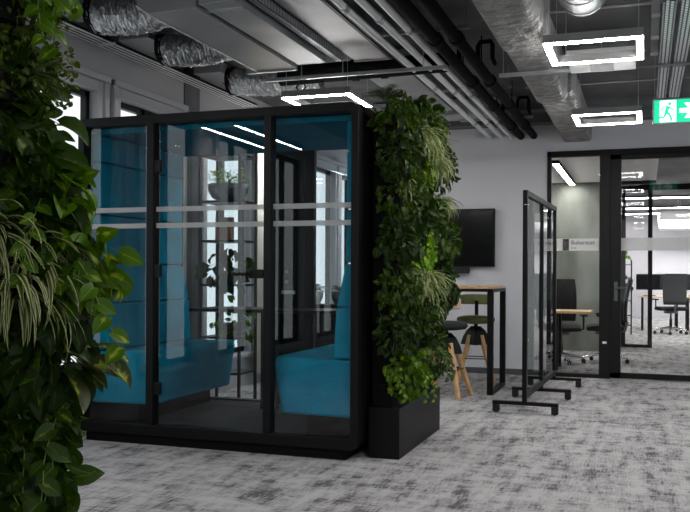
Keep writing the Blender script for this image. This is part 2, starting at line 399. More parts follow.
# ------------------------------------------------------------------ LED frames
def led_frame(sx, sy, name='frame_pendant_light', z=2.6, cat='ceiling light', label='', x=0, y=0, group='square frame pendant lights', wires=True):
    t = thing(name, label, cat, (x, y, z), 0, group)
    b, hh = .042, .058
    m = MB(); d = MB()
    for (x0, x1, y0, y1) in ((-sx / 2, sx / 2, -sy / 2, -sy / 2 + b), (-sx / 2, sx / 2, sy / 2 - b, sy / 2), (-sx / 2, -sx / 2 + b, -sy / 2 + b, sy / 2 - b), (sx / 2 - b, sx / 2, -sy / 2 + b, sy / 2 - b)):
        m.box(x0, x1, y0, y1, .006, hh)
    for (x0, x1, y0, y1) in ((-sx / 2, sx / 2, -sy / 2, -sy / 2 + b), (-sx / 2, sx / 2, sy / 2 - b, sy / 2), (-sx / 2, -sx / 2 + b, -sy / 2 + b, sy / 2 - b), (sx / 2 - b, sx / 2, -sy / 2 + b, sy / 2 - b)):
        d.box(x0 + .002, x1 - .002, y0 + .001, y1 - .001, 0, .006)
    m.build('housing', 'fixture', t); d.build('diffuser', 'led', t)
    for (px, py) in ((-sx / 2 + .03, -sy / 2 + .03), (sx / 2 - .03, -sy / 2 + .03), (-sx / 2 + .03, sy / 2 - .03), (sx / 2 - .03, sy / 2 - .03)):
        MB().tube([(px, py, hh), (px, py, ZC - z)], .0014, 5).build('suspension_wire', 'galv', t)
    return t
fl = [(-.298, 5.625, 'large square frame light with bright white edge, left of the metal trays'),
      (-.315, 8.1, 'square frame light closest to the back wall, above the glazed screen'),
      (-2.46, 6.62, 'square frame light glowing just above the roof of the booth'),
      (-.30, 2.9, 'square frame light over the aisle, before the fixture left of the trays'),
      (2.1, 5.6, 'square frame light near the right wall, level with the booth'),
      (2.1, 2.6, 'square frame light near the right wall, close to the viewer'),
      (1.0, -.8, 'square frame light behind the viewer on the right side'),
      (2.1, 8.4, 'square frame light near the right end of the back wall'),
      (-3.5, 8.6, 'square frame light by the window wall, behind the booth'),  # added lamp, brightens what shows through the booth
      (-3.6, 12.2, 'square frame light in the corridor past the end of the back wall')]  # added lamp, lights up the corridor walls
p = None
for i, (x, y, lb) in enumerate(fl):
    if p is None: p = led_frame(.58, .57, label=lb, x=x, y=y)
    else: c = copy_tree(p); c.location = (x, y, 2.6); c['label'] = lb
def led_line(x, y, z, sx, sy, label, group):
    t = thing('linear_light', label, 'ceiling light', (x, y, z), 0, group)
    bx(-sx / 2, sx / 2, -sy / 2, sy / 2, .006, .05).build('housing', 'black_matt', t)
    bx(-sx / 2 + .012, sx / 2 - .012, -sy / 2 + .01, sy / 2 - .01, 0, .006).build('diffuser', 'led', t)
    if z > 2.7 or z < 2.55:
        for q in (-.4, .4): MB().tube([(q * sx if sx > sy else 0, 0 if sx > sy else q * sy, .05), (q * sx if sx > sy else 0, 0 if sx > sy else q * sy, ZC - z)], .003, 5).build('suspension_wire', 'galv', t)
    return t
for x_, lb in ((-3.74, 'slim linear light mirrored in the booth glass, nearer the window wall'), (-3.41, 'slim linear light mirrored in the booth glass, farther from the window wall')):
    led_line(x_, 2.88, 2.5, .05, 1.55, lb, 'slim linear lights by the window wall')
led_line(-1.07, 12.55, 2.602, .09, 2.7, 'slim black-edged linear light under the white meeting room ceiling', 'meeting room lights')
for (x, y, lb) in ((1.0, 17.2, 'linear light in the far office, nearest the glass partition'), (.6, 19.6, 'linear light in the far office above the front desk row'),
                   (2.6, 18.4, 'linear light in the far office, right of the desk lights'), (.4, 22.6, 'linear light in the far office, deepest of the row'), (3.0, 24.6, 'linear light in the far office along its back wall'), (.2, 24.6, 'linear light in the far office, left end of its back wall'), (3.8, 21.5, 'linear light in the far office by the right side')):  # last three lights added to brighten the far wall
    led_line(x, y, 2.85, 2.2, .16, lb, 'far office linear lights')

# ------------------------------------------------------------------ acoustic booth
BX0, BX1, BY0, BY1 = -3.845, -1.722, 5.203, 6.62
booth = thing('meeting_booth', 'black framed glass meeting booth with teal padded seats inside', 'booth', ((BX0 + BX1) / 2, (BY0 + BY1) / 2, 0))
def rrect(x0, x1, z0, z1, r, n=6):
    pts = []
    for cx_, cz, a0 in ((x1 - r, z0 + r, -PI / 2), (x1 - r, z1 - r, 0), (x0 + r, z1 - r, PI / 2), (x0 + r, z0 + r, PI)):
        for k in range(n + 1):
            a = a0 + PI / 2 * k / n; pts.append((cx_ + r * math.cos(a), cz + r * math.sin(a)))
    return pts
ox, oy = (BX0 + BX1) / 2, (BY0 + BY1) / 2
def B(mb, name, m, bevel=0., parent=booth):
    par = []; q = parent
    while q: par.append(q); q = q.parent
    mb.v = [(x - ox, y - oy, z) for x, y, z in mb.v]
    return mb.build(name, m, parent, bevel)
def ring(x0, x1, z0, z1, r, t, y0, y1):
    o = rrect(x0, x1, z0, z1, r); i = rrect(x0 + t[0], x1 - t[1], z0 + t[2], z1 - t[3], max(r - .03, .01)); n = len(o)
    m = MB(); vs = [(p[0], y0, p[1]) for p in o] + [(p[0], y0, p[1]) for p in i] + [(p[0], y1, p[1]) for p in o] + [(p[0], y1, p[1]) for p in i]
    fs = []
    for k in range(n):
        j = (k + 1) % n
        fs += [(k, j, n + j, n + k), (2 * n + k, 3 * n + k, 3 * n + j, 2 * n + j), (k, 2 * n + k, 2 * n + j, j), (n + k, n + j, 3 * n + j, 3 * n + k)]
    return m.add(vs, fs)
B(ring(BX0, BX1, .065, 2.30, .055, (.05, .05, .075, .06), BY0, BY0 + .10), 'front_frame', 'black', .004)
B(ring(BX0, BX1, .065, 2.30, .055, (.05, .05, .075, .06), BY1 - .08, BY1), 'rear_frame', 'black', .004)
B(bx(BX0 + .07, BX1 - .085, BY0 + .02, BY1 - .03, 0, .07), 'plinth', 'black_matt')
B(bx(BX0 + .01, BX1 - .01, BY0 + .1, BY1 - .08, 2.235, 2.298), 'roof', 'black_matt')
B(bx(BX0 + .003, BX0 + .05, BY0 + .1, BY1 - .08, .1, 2.235), 'side_panel', 'black_matt')
B(bx(BX1 - .05, BX1 - .003, BY0 + .1, BY1 - .08, .1, 2.235), 'side_panel', 'black_matt')
B(bx(BX0 + .05, BX1 - .05, BY0 + .1, BY1 - .08, .07, .125), 'booth_floor', mat('booth_carpet', (44, 45, 48), .95, noise=.25, nscale=6))
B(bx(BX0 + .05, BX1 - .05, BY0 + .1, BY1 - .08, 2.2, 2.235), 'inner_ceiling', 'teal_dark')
mu1, mu2 = -3.235, -2.355
B(bx(mu1 - .045, mu1 + .012, BY0 + .004, BY0 + .09, .13, 2.25), 'mullion', 'black', .004)
B(bx(mu2 - .03, mu2 + .024, BY0 + .004, BY0 + .09, .13, 2.25), 'mullion', 'black', .004)
def pane(x0, x1, name='glass_pane'):
    g = B(bx(x0, x1, BY0 + .045, BY0 + .055, .13, 2.245), name, 'booth_glass')
    for z in (1.626, 1.512):
        B(bx(x0 + .004, x1 - .004, BY0 + .036, BY0 + .042, z, z + .034), 'frosted_stripe', 'frost', parent=g)
    return g
pane(BX0 + .045, mu1 - .045)
door = pane(mu1 + .012, mu2 - .03, 'door')
pane(mu2 + .024, BX1 - .045)
for z in (1.90, 1.17, .35):
    B(bx(mu1 + .008, mu1 + .062, BY0 + .012, BY0 + .044, z, z + .085), 'hinge', 'black', .004, parent=door)
hd = MB().box(mu2 - .135, mu2 - .03, BY0 - .005, BY0 + .044, 1.165, 1.225)
hd.box(mu2 - .235, mu2 - .12, BY0 - .045, BY0 - .02, 1.182, 1.204).box(mu2 - .135, mu2 - .115, BY0 - .045, BY0, 1.182, 1.204)
B(hd, 'door_handle', 'black', .003, parent=door)
# rear glazing and black service column
rg = B(bx(BX0 + .05, BX1 - .05, BY1 - .045, BY1 - .037, .13, 2.245), 'rear_glass', 'glass')
colm = B(bx(-2.93, -2.53, BY1 - .12, BY1 - .06, .125, 2.2), 'service_panel', 'black', .004)
for z in (1.215, 1.13):
    B(MB().tube([(-2.765, BY1 - .128, z), (-2.765, BY1 - .118, z)], .016, 12), 'socket', 'plastic', parent=colm)
B(bx(-2.81, -2.69, BY1 - .127, BY1 - .119, 1.03, 1.06), 'label_plate', 'label_white', .002, parent=colm)
# benches and padded walls, mirrored
def sofa(sgn):
    X0 = BX1 - .05 if sgn > 0 else BX0 + .05
    def mx(u): return X0 - sgn * u          # u = distance into the booth from its side wall
    ya, yb = BY0 + .105, BY1 - .13
    seat = B(MB().prism([(mx(.0), .255), (mx(.525), .262), (mx(.575), .60), (mx(.565), .635), (mx(.54), .645), (mx(0), .63)], 1, ya, yb), 'bench_seat', 'teal', .018)
    B(bx(min(mx(.02), mx(.36)), max(mx(.02), mx(.36)), ya + .06, yb - .04, .125, .258), 'bench_base', 'black_matt')
    pads = [(.64, .155, .975, .135), (.98, .133, 1.265, .072), (1.27, .07, 1.62, .066), (1.625, .066, 2.0, .066), (2.005, .066, 2.2, .066)]
    for (z0, u0, z1, u1) in pads:
        B(MB().prism([(mx(0), z0), (mx(u0), z0 + .002), (mx(u1), z1 - .002), (mx(0), z1)], 1, ya, yb), 'back_pad', 'teal', .012)
    return seat
sofa(1); sofa(-1)
B(bx(-3.40, -2.21, 6.02, 6.48, .895, .92), 'table_top', 'black', .004)
B(bx(-2.86, -2.74, 6.2, 6.3, .125, .895), 'table_leg', 'black', .004)

# ------------------------------------------------------------------ plants
def leaf(mb, base, d, n, L, W, kind='heart', droop=.5, fold=.25, rows=7):
    d = d.normalized(); n = (n - d * n.dot(d))
    n = n.normalized() if n.length > 1e-4 else Vector((0, 0, 1)); s = d.cross(n)
    prof = {'heart': [.0, .72, 1.0, .97, .82, .58, .30, .0], 'oval': [.0, .45, .8, 1.0, .98, .8, .48, .0], 'blade': [.45, .8, 1, .97, .85, .66, .38, .0]}[kind]
    js = (-1, -.5, 0, .5, 1) if kind != 'blade' else (-1, 0, 1)
    nr = len(prof) - 1; vs = []; uv = []; nj = len(js)
    wav = rnd.uniform(0, 6)
    for i, pw in enumerate(prof):
        v = i / nr; a = droop * v
        if droop > 1e-3: fw, dn = math.sin(a) / droop, (1 - math.cos(a)) / droop
        else: fw, dn = v, 0
        p = base + d * (L * fw) - n * (L * dn)
        tn = n * math.cos(a) + d * math.sin(a)
        w = W * pw
        for j in js:
            q = p + s * (w * j * math.cos(fold)) + tn * (abs(j) * w * math.sin(fold))
            if kind == 'heart' and i <= 2: q = q - d * (abs(j) ** 1.5 * L * (.17, .15, .05)[i]) + (s * (j * W * .38) if i == 0 else Vector())
            if kind != 'blade': q = q + tn * (math.sin(wav + v * 7 + j * 2) * W * .05 * abs(j))
            vs.append(q); uv.append((.5 + j * .5, v))
    fs = [(i * nj + k, i * nj + k + 1, (i + 1) * nj + k + 1, (i + 1) * nj + k) for i in range(nr) for k in range(nj - 1)]
    mb.add(vs, fs, uv, True)

def rv(s=1.): return Vector((rnd.gauss(0, s), rnd.gauss(0, s), rnd.gauss(0, s)))
def plant(name, label, kind, loc, out, size, nl, leafL, m, group, cat='plant', spread=(1, 1, 1), trail=0):
    """loc: where it roots in the wall; out: direction the foliage faces; size: radius of the clump"""
    t = thing(name, label, cat, loc, 0, group)
    out = Vector(out).normalized(); Z = Vector((0, 0, 1)); side = out.cross(Z).normalized()
    F = MB(); S = MB()
    def clump(nn, cen, sz):
        for _ in range(nn):
            a = rnd.uniform(0, 2 * PI); r = sz * math.sqrt(rnd.random())
            u = side * (math.cos(a) * r * spread[0]) + Z * (math.sin(a) * r * spread[2])
            depth = rnd.uniform(.25, 1) * sz * .75 * spread[1] * math.sqrt(max(.1, 1 - (r / sz) ** 2 * .8))
            b = cen + u + out * depth
            L = leafL * rnd.uniform(.65, 1.2)
            if kind in ('heart', 'oval'):
                if kind == 'oval': u = u * .6
                d = (side * -.2 + out * 1.0 + u.normalized() * .5 + Z * rnd.uniform(-.3, .3)) if kind == 'oval' else (-Z * rnd.uniform(.1, 1.2) + out * rnd.uniform(-.1, .7) + u.normalized() * rnd.uniform(0, .9) + rv(.25))
                n = out * .9 + Z * rnd.uniform(.0, 1.1) + rv(.55)
                st = cen * .6 + u * .35
                mid = (st + b) / 2 + Z * .35 * L + out * .1 * L
                S.tube([st, mid, b + n.normalized() * .001], .0014, 4, cap=False)
                W = L * (.40 if kind == 'heart' else .26) * rnd.uniform(.85, 1.1)
                leaf(F, b, d, n, L, W, kind, rnd.uniform(.2, 1.2), rnd.uniform(.1, .7))
    if kind in ('heart', 'oval'):
        clump(nl, Vector((0, 0, 0)), size)
        for k in range(trail):      # hanging runners
            a = side * rnd.uniform(-1, 1) * size * .8 + out * size * rnd.uniform(.4, .9)
            pts = [a]; cur = a.copy(); dv = (out * .5 + side * rnd.uniform(-.6, .6) - Z * .4).normalized()
            for q in range(6):
                dv = (dv * .7 - Z * .35 + rv(.12)).normalized(); cur = cur + dv * leafL * .55; pts.append(cur.copy())
                L = leafL * rnd.uniform(.5, .8); sd = side * (1 if q % 2 else -1)
                leaf(F, cur, dv * .6 + sd * .8 + out * .2, out + Z * .4 + rv(.2), L, L * .38, 'heart', .5, .25)
            S.tube(pts, .0016, 4, cap=False)
    elif kind == 'bush':
        for _ in range(nl):
            c = side * rnd.uniform(-1, 1) * size * spread[0] + Z * rnd.uniform(-1, 1) * size * spread[2] + out * rnd.uniform(.0, .6) * size
            S.tube([c * .5, c], .001, 3, cap=False)
            for k in range(5):
                b = c + rv(leafL * .6); d = out * .4 + rv(.7); L = leafL * rnd.uniform(.6, 1.1)
                leaf(F, b, d, out + Z * .5 + rv(.5), L, L * .34, 'oval', .3, .2)
    elif kind == 'spider':
        for _ in range(nl):
            az = rnd.uniform(-1.5, 1.5); L = leafL * rnd.uniform(.6, 1.15)
            d = out * math.cos(az) + side * math.sin(az) * spread[0] + Z * rnd.uniform(-.1, 1.1)
            b = rv(size * .12)
            n = Z + out * .01 + rv(.08)
            dr = rnd.uniform(1.2, 2.5)
            # arching ribbon
            d = d.normalized(); nn = (n - d * n.dot(d)).normalized(); sd = d.cross(nn); R = 9; vs = []; uv = []; W = leafL * .024 * rnd.uniform(.8, 1.3)
            tw = rnd.uniform(-.5, .5)
            for i in range(R + 1):
                v = i / R; a = dr * v
                p = b + d * (L * math.sin(a) / dr) - nn * (L * (1 - math.cos(a)) / dr); tn = nn * math.cos(a) + d * math.sin(a)
                wd = W * (.6 + .8 * math.sin(PI * min(1, v * 1.15 + .1)) if v < .8 else (1 - v) * 5 * .85 + .02)
                sv = (sd * math.cos(tw * v) + tn * math.sin(tw * v))
                for j in (-1, 0, 1): vs.append(p + sv * wd * j + tn * abs(j) * wd * .35); uv.append((.5 + .5 * j, v))
            F.add(vs, [(i * 3 + k, i * 3 + k + 1, i * 3 + k + 4, i * 3 + k + 3) for i in range(R) for k in (0, 1)], uv, True)
        S.tube([Vector((0, 0, 0)) - out * size * .25, out * .01], .008, 6)
    elif kind == 'fern':
        for _ in range(nl):
            az = rnd.uniform(-1.5, 1.5); L = leafL * rnd.uniform(.7, 1.15)
            d = (out * math.cos(az) + side * math.sin(az) + Z * rnd.uniform(.3, 1.6)).normalized()
            pts = []
            for i in range(9):
                v = i / 8; p = rv(0) + d * L * v - Z * (L * .55 * v * v); pts.append(p)
                if i:
                    for sg in (-1, 1):
                        tl = L * .26 * math.sin(PI * min(1, v * .85 + .12)); sd = d.cross(Z).normalized() * sg
                        leaf(F, p, sd + d * .5 - Z * .2, Z + out * .3, tl, tl * .16, 'blade', .4, .1)
            S.tube(pts, .0014, 4, cap=False)
    S.build('stem', 'stem', t, fix=False); F.build('foliage', m, t, fix=False)
    return t

def living_wall(name, label, x0, x1, y0, y1, zt, zb):
    t = thing(name, label, 'green wall', ((x0 + x1) / 2, (y0 + y1) / 2, 0)); c = ((x0 + x1) / 2, (y0 + y1) / 2)
    def q(mb, n, m, bv=0.): mb.v = [(x - c[0], y - c[1], z) for x, y, z in mb.v]; return mb.build(n, m, t, bv)
    q(bx(x0, x1, y0, y1, 0, zb), 'planter_box', 'black', .005)
    q(bx(x0 + .02, x1 - .05, y0 + .03, y1 - .03, zb, zt), 'planting_panel', 'black_matt')
    s = MB()
    for k in range(int((zt - zb - .05) / .2)):
        z = zb + .1 + k * .2
        s.box(x1 - .05, x1 - .01, y0 + .03, y1 - .03, z, z + .07); s.box(x0 + .06, x1 - .06, y0 + .015, y0 + .03, z, z + .05)
    q(s, 'planting_pockets', 'black_matt')
    return t
living_wall('living_wall', 'tall living wall with black planter box on the right side of the booth', -1.695, -1.485, 5.35, 6.52, 2.26, .33)
living_wall('living_wall', 'living wall at the left edge of the picture, close to the viewer', -1.78, -1.49, .6, 1.84, 2.35, .33)

GL = 'plants on the near living wall'; GR = 'plants on the living wall beside the booth'
oL = (.75, -.62, .1)
def PL(kind, name, x, z, size, nl, L, m, label, y=1.8, out=oL, **k): return plant(name, label, kind, (x - .05, y, z), out, size, int(nl * (2.5 if kind == 'heart' else 1)), L * (.74 if kind == 'heart' else 1), m, GL, **k)
PL('bush', 'small_leaf_creeper', -1.50, 1.90, .13, 60, .022, 'bush', 'dark small-leaved creeper at the top left corner of the near wall')
PL('bush', 'small_leaf_creeper', -1.47, 1.72, .13, 90, .022, 'bush', 'olive small-leaved creeper beside the window, under the topmost pothos')
PL('heart', 'golden_pothos', -1.43, 1.98, .12, 26, .10, 'pothos_bright', 'bright pothos hanging its leaves in front of the foil ducts', y=1.84, trail=2)
PL('heart', 'heartleaf_philodendron', -1.56, 1.70, .14, 26, .125, 'philo', 'dark heart-leaved philodendron on the left edge, highest of its kind')
PL('heart', 'golden_pothos', -1.53, 1.52, .15, 34, .13, 'pothos', 'pothos with large yellow-streaked leaves level with the booth roof')
PL('heart', 'golden_pothos', -1.50, 1.55, .12, 30, .105, 'pothos', 'pothos overlapping the upper left corner of the booth', y=1.84, trail=1)
PL('heart', 'heartleaf_philodendron', -1.51, 1.36, .15, 34, .12, 'philo', 'dark philodendron just above the long striped spider plant')
PL('heart', 'golden_pothos', -1.43, 1.38, .11, 22, .10, 'pothos_bright', 'pothos reaching over the booth glass beside the frosted stripes', y=1.86, trail=1)
PL('spider', 'spider_plant', -1.50, 1.30, .1, 46, .24, 'spider', 'spider plant with cream-edged blades, uppermost on the near wall', y=1.72)
PL('spider', 'spider_plant', -1.44, 1.16, .1, 60, .25, 'spider', 'spider plant arching towards the booth seat, lowest on the near wall', y=1.76)
PL('heart', 'golden_pothos', -1.32, 1.22, .10, 18, .10, 'pothos_bright', 'glossy pothos stretching furthest right over the booth', y=1.88, trail=1)
PL('oval', 'calathea', -1.37, .99, .06, 6, .15, 'calathea', 'calathea with feather-marked brown-green leaves in front of the teal seat', y=1.88, out=(.9, -.3, -.05))
PL('heart', 'heartleaf_philodendron', -1.43, 1.10, .12, 34, .11, 'philo', 'dark philodendron filling the gap behind the lower spider plant', y=1.84)
PL('heart', 'heartleaf_philodendron', -1.43, 1.30, .11, 30, .10, 'philo', 'dark philodendron between the booth corner and the upper spider plant', y=1.84)
PL('spider', 'spider_plant', -1.45, 1.24, .1, 56, .25, 'spider', 'spider plant spreading in front of the booth frame, rightmost on the near wall', y=1.80)
PL('heart', 'heartleaf_philodendron', -1.42, .98, .11, 30, .10, 'philo', 'dark philodendron behind the calathea stalks', y=1.84)
PL('heart', 'heartleaf_philodendron', -1.60, 1.58, .14, 30, .11, 'philo', 'dark philodendron touching the left picture edge below the olive creeper', y=1.7)
PL('bush', 'small_leaf_creeper', -1.58, 1.80, .14, 110, .022, 'bush', 'dense small-leaved creeper between the two other creepers', y=1.72)
PL('heart', 'heartleaf_philodendron', -1.60, 1.02, .14, 30, .11, 'philo', 'dark philodendron on the left picture edge under the spider plants', y=1.7)
PL('heart', 'golden_pothos', -1.53, .95, .13, 34, .12, 'pothos_bright', 'pothos under the spider plant at the left edge')
PL('heart', 'golden_pothos', -1.47, .86, .12, 32, .11, 'pothos', 'pothos trailing runners over the carpet', y=1.84, trail=3)
PL('heart', 'heartleaf_philodendron', -1.54, .76, .15, 34, .13, 'philo', 'dark philodendron in the lower left corner')
PL('heart', 'golden_pothos', -1.47, .68, .12, 32, .11, 'pothos', 'pothos lowest on the near wall, right of the dark philodendron', y=1.84, trail=1)
PL('heart', 'heartleaf_philodendron', -1.50, .58, .15, 36, .12, 'philo', 'dark philodendron cut by the bottom edge of the picture')

def PR(kind, name, y, z, size, nl, L, m, label, x=-1.49, out=(1, -.45, .1), **k): return plant(name, label, kind, (x, y, z), out, size, int(nl * (2.1 if kind == 'heart' else 1.3)), L * (.68 if kind == 'heart' else 1), m, GR, **k)
front = (.5, -1, .1)
PR('fern', 'sword_fern', 5.40, 2.33, .1, 26, .22, 'fern', 'feathery fern crowning the front top corner of the wall', x=-1.60, out=(.5, -.6, .5))
PR('heart', 'golden_pothos', 5.45, 2.2, .15, 44, .09, 'pothos', 'pothos just under the front fern, beside the booth roof corner', x=-1.55, out=(.6, -.8, .2))
PR('heart', 'golden_pothos', 5.8, 2.22, .16, 50, .09, 'pothos', 'pothos along the wall top between the ferns and the rear corner', x=-1.5, out=(.9, -.5, .5))
PR('heart', 'golden_pothos', 5.7, 1.92, .17, 60, .085, 'pothos_bright', 'bright pothos around the two pale spider plants', x=-1.5)
PR('heart', 'heartleaf_philodendron', 6.35, 2.0, .16, 50, .09, 'philo', 'dark philodendron on the rear edge, level with the highest pipes behind', x=-1.47)
PR('heart', 'heartleaf_philodendron', 5.7, 1.62, .17, 50, .09, 'philo', 'dark philodendron in front of the pothos above the lime plant', x=-1.5)
PR('heart', 'golden_pothos', 5.75, .95, .17, 56, .085, 'pothos', 'pothos under the lower pale spider plant', x=-1.5)
PR('fern', 'sword_fern', 6.2, 2.28, .1, 24, .2, 'fern', 'feathery fern on the wall top, rearmost of the three', out=(.8, -.3, .6))
PR('fern', 'sword_fern', 5.75, 2.32, .1, 24, .2, 'fern', 'feathery fern on the wall top, second from the front', out=(.8, -.3, .6))
PR('heart', 'golden_pothos', 6.05, 2.26, .17, 40, .10, 'pothos', 'pothos on the top rear corner of the wall')
PR('spider', 'spider_plant', 5.66, 2.12, .1, 130, .26, 'spider_pale', 'pale spider plant high on the wall below the ferns', x=-1.46)
PR('spider', 'spider_plant', 5.95, 1.98, .1, 110, .26, 'spider_pale', 'pale spider plant behind and below the topmost one', x=-1.46)
PR('heart', 'heartleaf_philodendron', 5.42, 1.98, .15, 34, .10, 'philo', 'dark philodendron on the front edge, high beside the booth roof', x=-1.52, out=front)
PR('heart', 'golden_pothos', 5.45, 1.72, .16, 44, .09, 'pothos', 'pothos on the front edge at the height of the frosted stripes', x=-1.52, out=front)
PR('spider', 'spider_plant', 6.22, 1.72, .1, 60, .24, 'spider_pale', 'pale spider plant on the rear edge left of the screen top', x=-1.46)
PR('heart', 'golden_pothos', 6.0, 1.62, .17, 50, .09, 'pothos', 'pothos in the middle of the wall above the lime one')
PR('heart', 'heartleaf_philodendron', 5.42, 1.42, .16, 44, .105, 'philo', 'dark philodendron on the front edge at mid height', x=-1.52, out=front)
PR('heart', 'lime_pothos', 5.8, 1.36, .15, 46, .085, 'lime', 'lime green pothos, brightest plant in the middle of the wall')
PR('heart', 'golden_pothos', 6.3, 1.42, .18, 56, .095, 'pothos', 'pothos overlapping the wall screen', x=-1.45)
PR('heart', 'heartleaf_philodendron', 6.3, 1.12, .18, 54, .10, 'philo', 'dark philodendron overlapping the left end of the bar table', x=-1.45)
PR('spider', 'spider_plant', 5.66, 1.16, .1, 120, .27, 'spider_pale', 'pale spider plant at mid height near the front edge', x=-1.45)
PR('spider', 'spider_plant', 5.5, 1.78, .08, 80, .18, 'spider_pale', 'small pale spider plant near the front edge below the topmost two')
PR('spider', 'spider_plant', 6.2, 2.15, .08, 80, .2, 'spider_pale', 'small pale spider plant on the top rear corner under the rear fern')
PR('spider', 'spider_plant', 6.0, .98, .08, 70, .2, 'spider_pale', 'lowest pale spider plant, above the planter box rear')
PR('heart', 'golden_pothos', 5.42, 1.1, .15, 40, .09, 'pothos', 'pothos on the front edge beside the booth seat back', x=-1.52, out=front)
PR('heart', 'heartleaf_philodendron', 6.05, .92, .17, 50, .09, 'philo', 'dark philodendron above the low bright pothos at the rear')
PR('heart', 'heartleaf_philodendron', 5.42, .82, .15, 40, .09, 'philo', 'dark philodendron low on the front edge', x=-1.52, out=front)
PR('heart', 'golden_pothos', 5.50, .56, .17, 70, .085, 'pothos_bright', 'bright pothos spilling over the front of the black planter box', x=-1.5, out=(.8, -.8, 0), trail=3)
PR('heart', 'golden_pothos', 6.1, .62, .18, 56, .085, 'pothos', 'pothos trailing over the rear of the planter box beside the stool legs', trail=4)

# ------------------------------------------------------------------ shelving and plants behind the booth
rk = thing('open_shelf_rack', 'black metal open shelf rack by the window behind the booth', 'shelf', (-3.63, 7.15, 0))
m = MB()
for x in (-.2, .2):
    for y in (-.17, .17): m.box(x - .012, x + .012, y - .012, y + .012, 0, 2.42)
m.build('frame', 'black', rk)
for z in (.3, .62, 1.1, 1.50, 1.86, 2.28):
    bx(-.2, .2, -.17, .17, z - .02, z).build('shelf', 'black', rk)
bx(-.16, .0, .05, .12, 1.505, 1.72).build('display_board', 'brown', rk)
def pot_plant(name, label, loc, r, h, kind, nl, L, m, potm='bowl', group='potted plants on the rack', size=None, cat='plant'):
    t = plant(name, label, kind, loc, (.45, -1, .25), size or r * 1.4, nl, L, m, group, cat=cat)
    for ch in t.children: ch.location = (0, 0, h)
    MB().lathe([(r * .6, 0), (r * .9, h * .45), (r, h), (r * .9, h), (r * .88, h * .88)], seg=24).build('pot', potm, t)
    return t
hb = plant('potted_herb', 'low bright herbs in a wide slate bowl on the upper shelf', 'bush', (-3.62, 7.13, 1.862), (.3, -.8, .6), .17, 60, .032, 'lime', 'potted plants on the rack', spread=(1, 1, .35))
for ch in hb.children: ch.location = (0, 0, .16)
MB().lathe([(.09, 0), (.15, .03), (.185, .09), (.19, .15), (.175, .15), (.17, .12), (.0, .12)], seg=32).build('bowl', 'bowl', hb)
pot_plant('potted_monstera', 'leafy dark plant on the shelf at door handle height', (-3.62, 7.12, 1.102), .12, .12, 'heart', 40, .11, 'philo', size=.2)
pot_plant('potted_pothos', 'green pothos on the low shelf under the booth table line', (-3.56, 7.12, .622), .12, .12, 'heart', 44, .08, 'pothos_bright', size=.2)
bn = thing('low_planter_cabinet', 'low black cabinet with plants near the far windows', 'cabinet', (-3.32, 8.9, 0))
bx(-.35, .35, -.2, .2, 0, .86).build('body', 'black_matt', bn, .004)
for s in (-.18, .18): bx(s - .165, s + .165, -.215, -.2, .04, .84).build('door', 'black', bn, .003)
pot_plant('potted_fern', 'feathery potted plant on the low cabinet, left of two', (-3.45, 8.9, .862), .1, .14, 'fern', 24, .22, 'fern', 'cream_pot', 'potted plants on the low cabinet')
pot_plant('potted_fern', 'feathery potted plant on the low cabinet, right of two', (-3.15, 8.9, .862), .1, .14, 'fern', 24, .2, 'fern', 'bowl', 'potted plants on the low cabinet')
cu = MB(); n = 60; vs = []
for i in range(n + 1):
    y = 8.36 + .5 * i / n; x = -3.93 + .022 * math.sin(i * 1.25)
    vs += [(x, y, .12), (x, y, 2.75)]
cu.add(vs, [(2 * i, 2 * i + 2, 2 * i + 3, 2 * i + 1) for i in range(n)], smooth=True)
cu = cu.build('window_curtain', 'curtain', fix=False); md = cu.modifiers.new('thick', 'SOLIDIFY'); md.thickness = .004
tag(cu, 'cream pleated curtain between the windows behind the booth', 'curtain')

# ------------------------------------------------------------------ screen on the wall
tv = thing('wall_screen', 'large black flat screen mounted on the white wall', 'screen', (-2.31, YW, 1.64))
bx(-.62, .62, -.085, -.04, -.35, .35).build('casing', 'black', tv, .006)
bx(-.605, .605, -.088, -.085, -.335, .337).build('display', 'screen', tv)
bx(-.2, .2, -.04, 0, -.15, .15).build('wall_mount', 'black_matt', tv)
sb = thing('conference_soundbar', 'slim black soundbar mounted under the wall screen', 'soundbar', (-2.35, YW, 1.245))
bx(-.35, .35, -.11, -.02, -.035, .035).build('body', 'charcoal', sb, .008)
bx(-.05, .05, -.02, 0, -.025, .03).build('bracket', 'black', sb)

# ------------------------------------------------------------------ bar table
bt = thing('bar_table', 'high bar table with oak top and black tube frame under the screen', 'table', (-2.22, 8.95, 0))
bx(-.66, .80, -.47, .47, 1.055, 1.078).build('table_top', 'oak', bt, .003)
bx(-.6, .76, -.46, -.41, 1.025, 1.055).box(-.6, .76, .41, .46, 1.025, 1.055).build('rail', 'black', bt)
for x in (-.61, .78):
    l = MB().box(x - .03, x + .03, -.42, -.37, 0, 1.055).box(x - .03, x + .03, .37, .42, 0, 1.055).box(x - .03, x + .03, -.37, .37, 0, .035).box(x - .03, x + .03, -.37, .37, 1.02, 1.055)
    l.build('leg_frame', 'black', bt, .003)

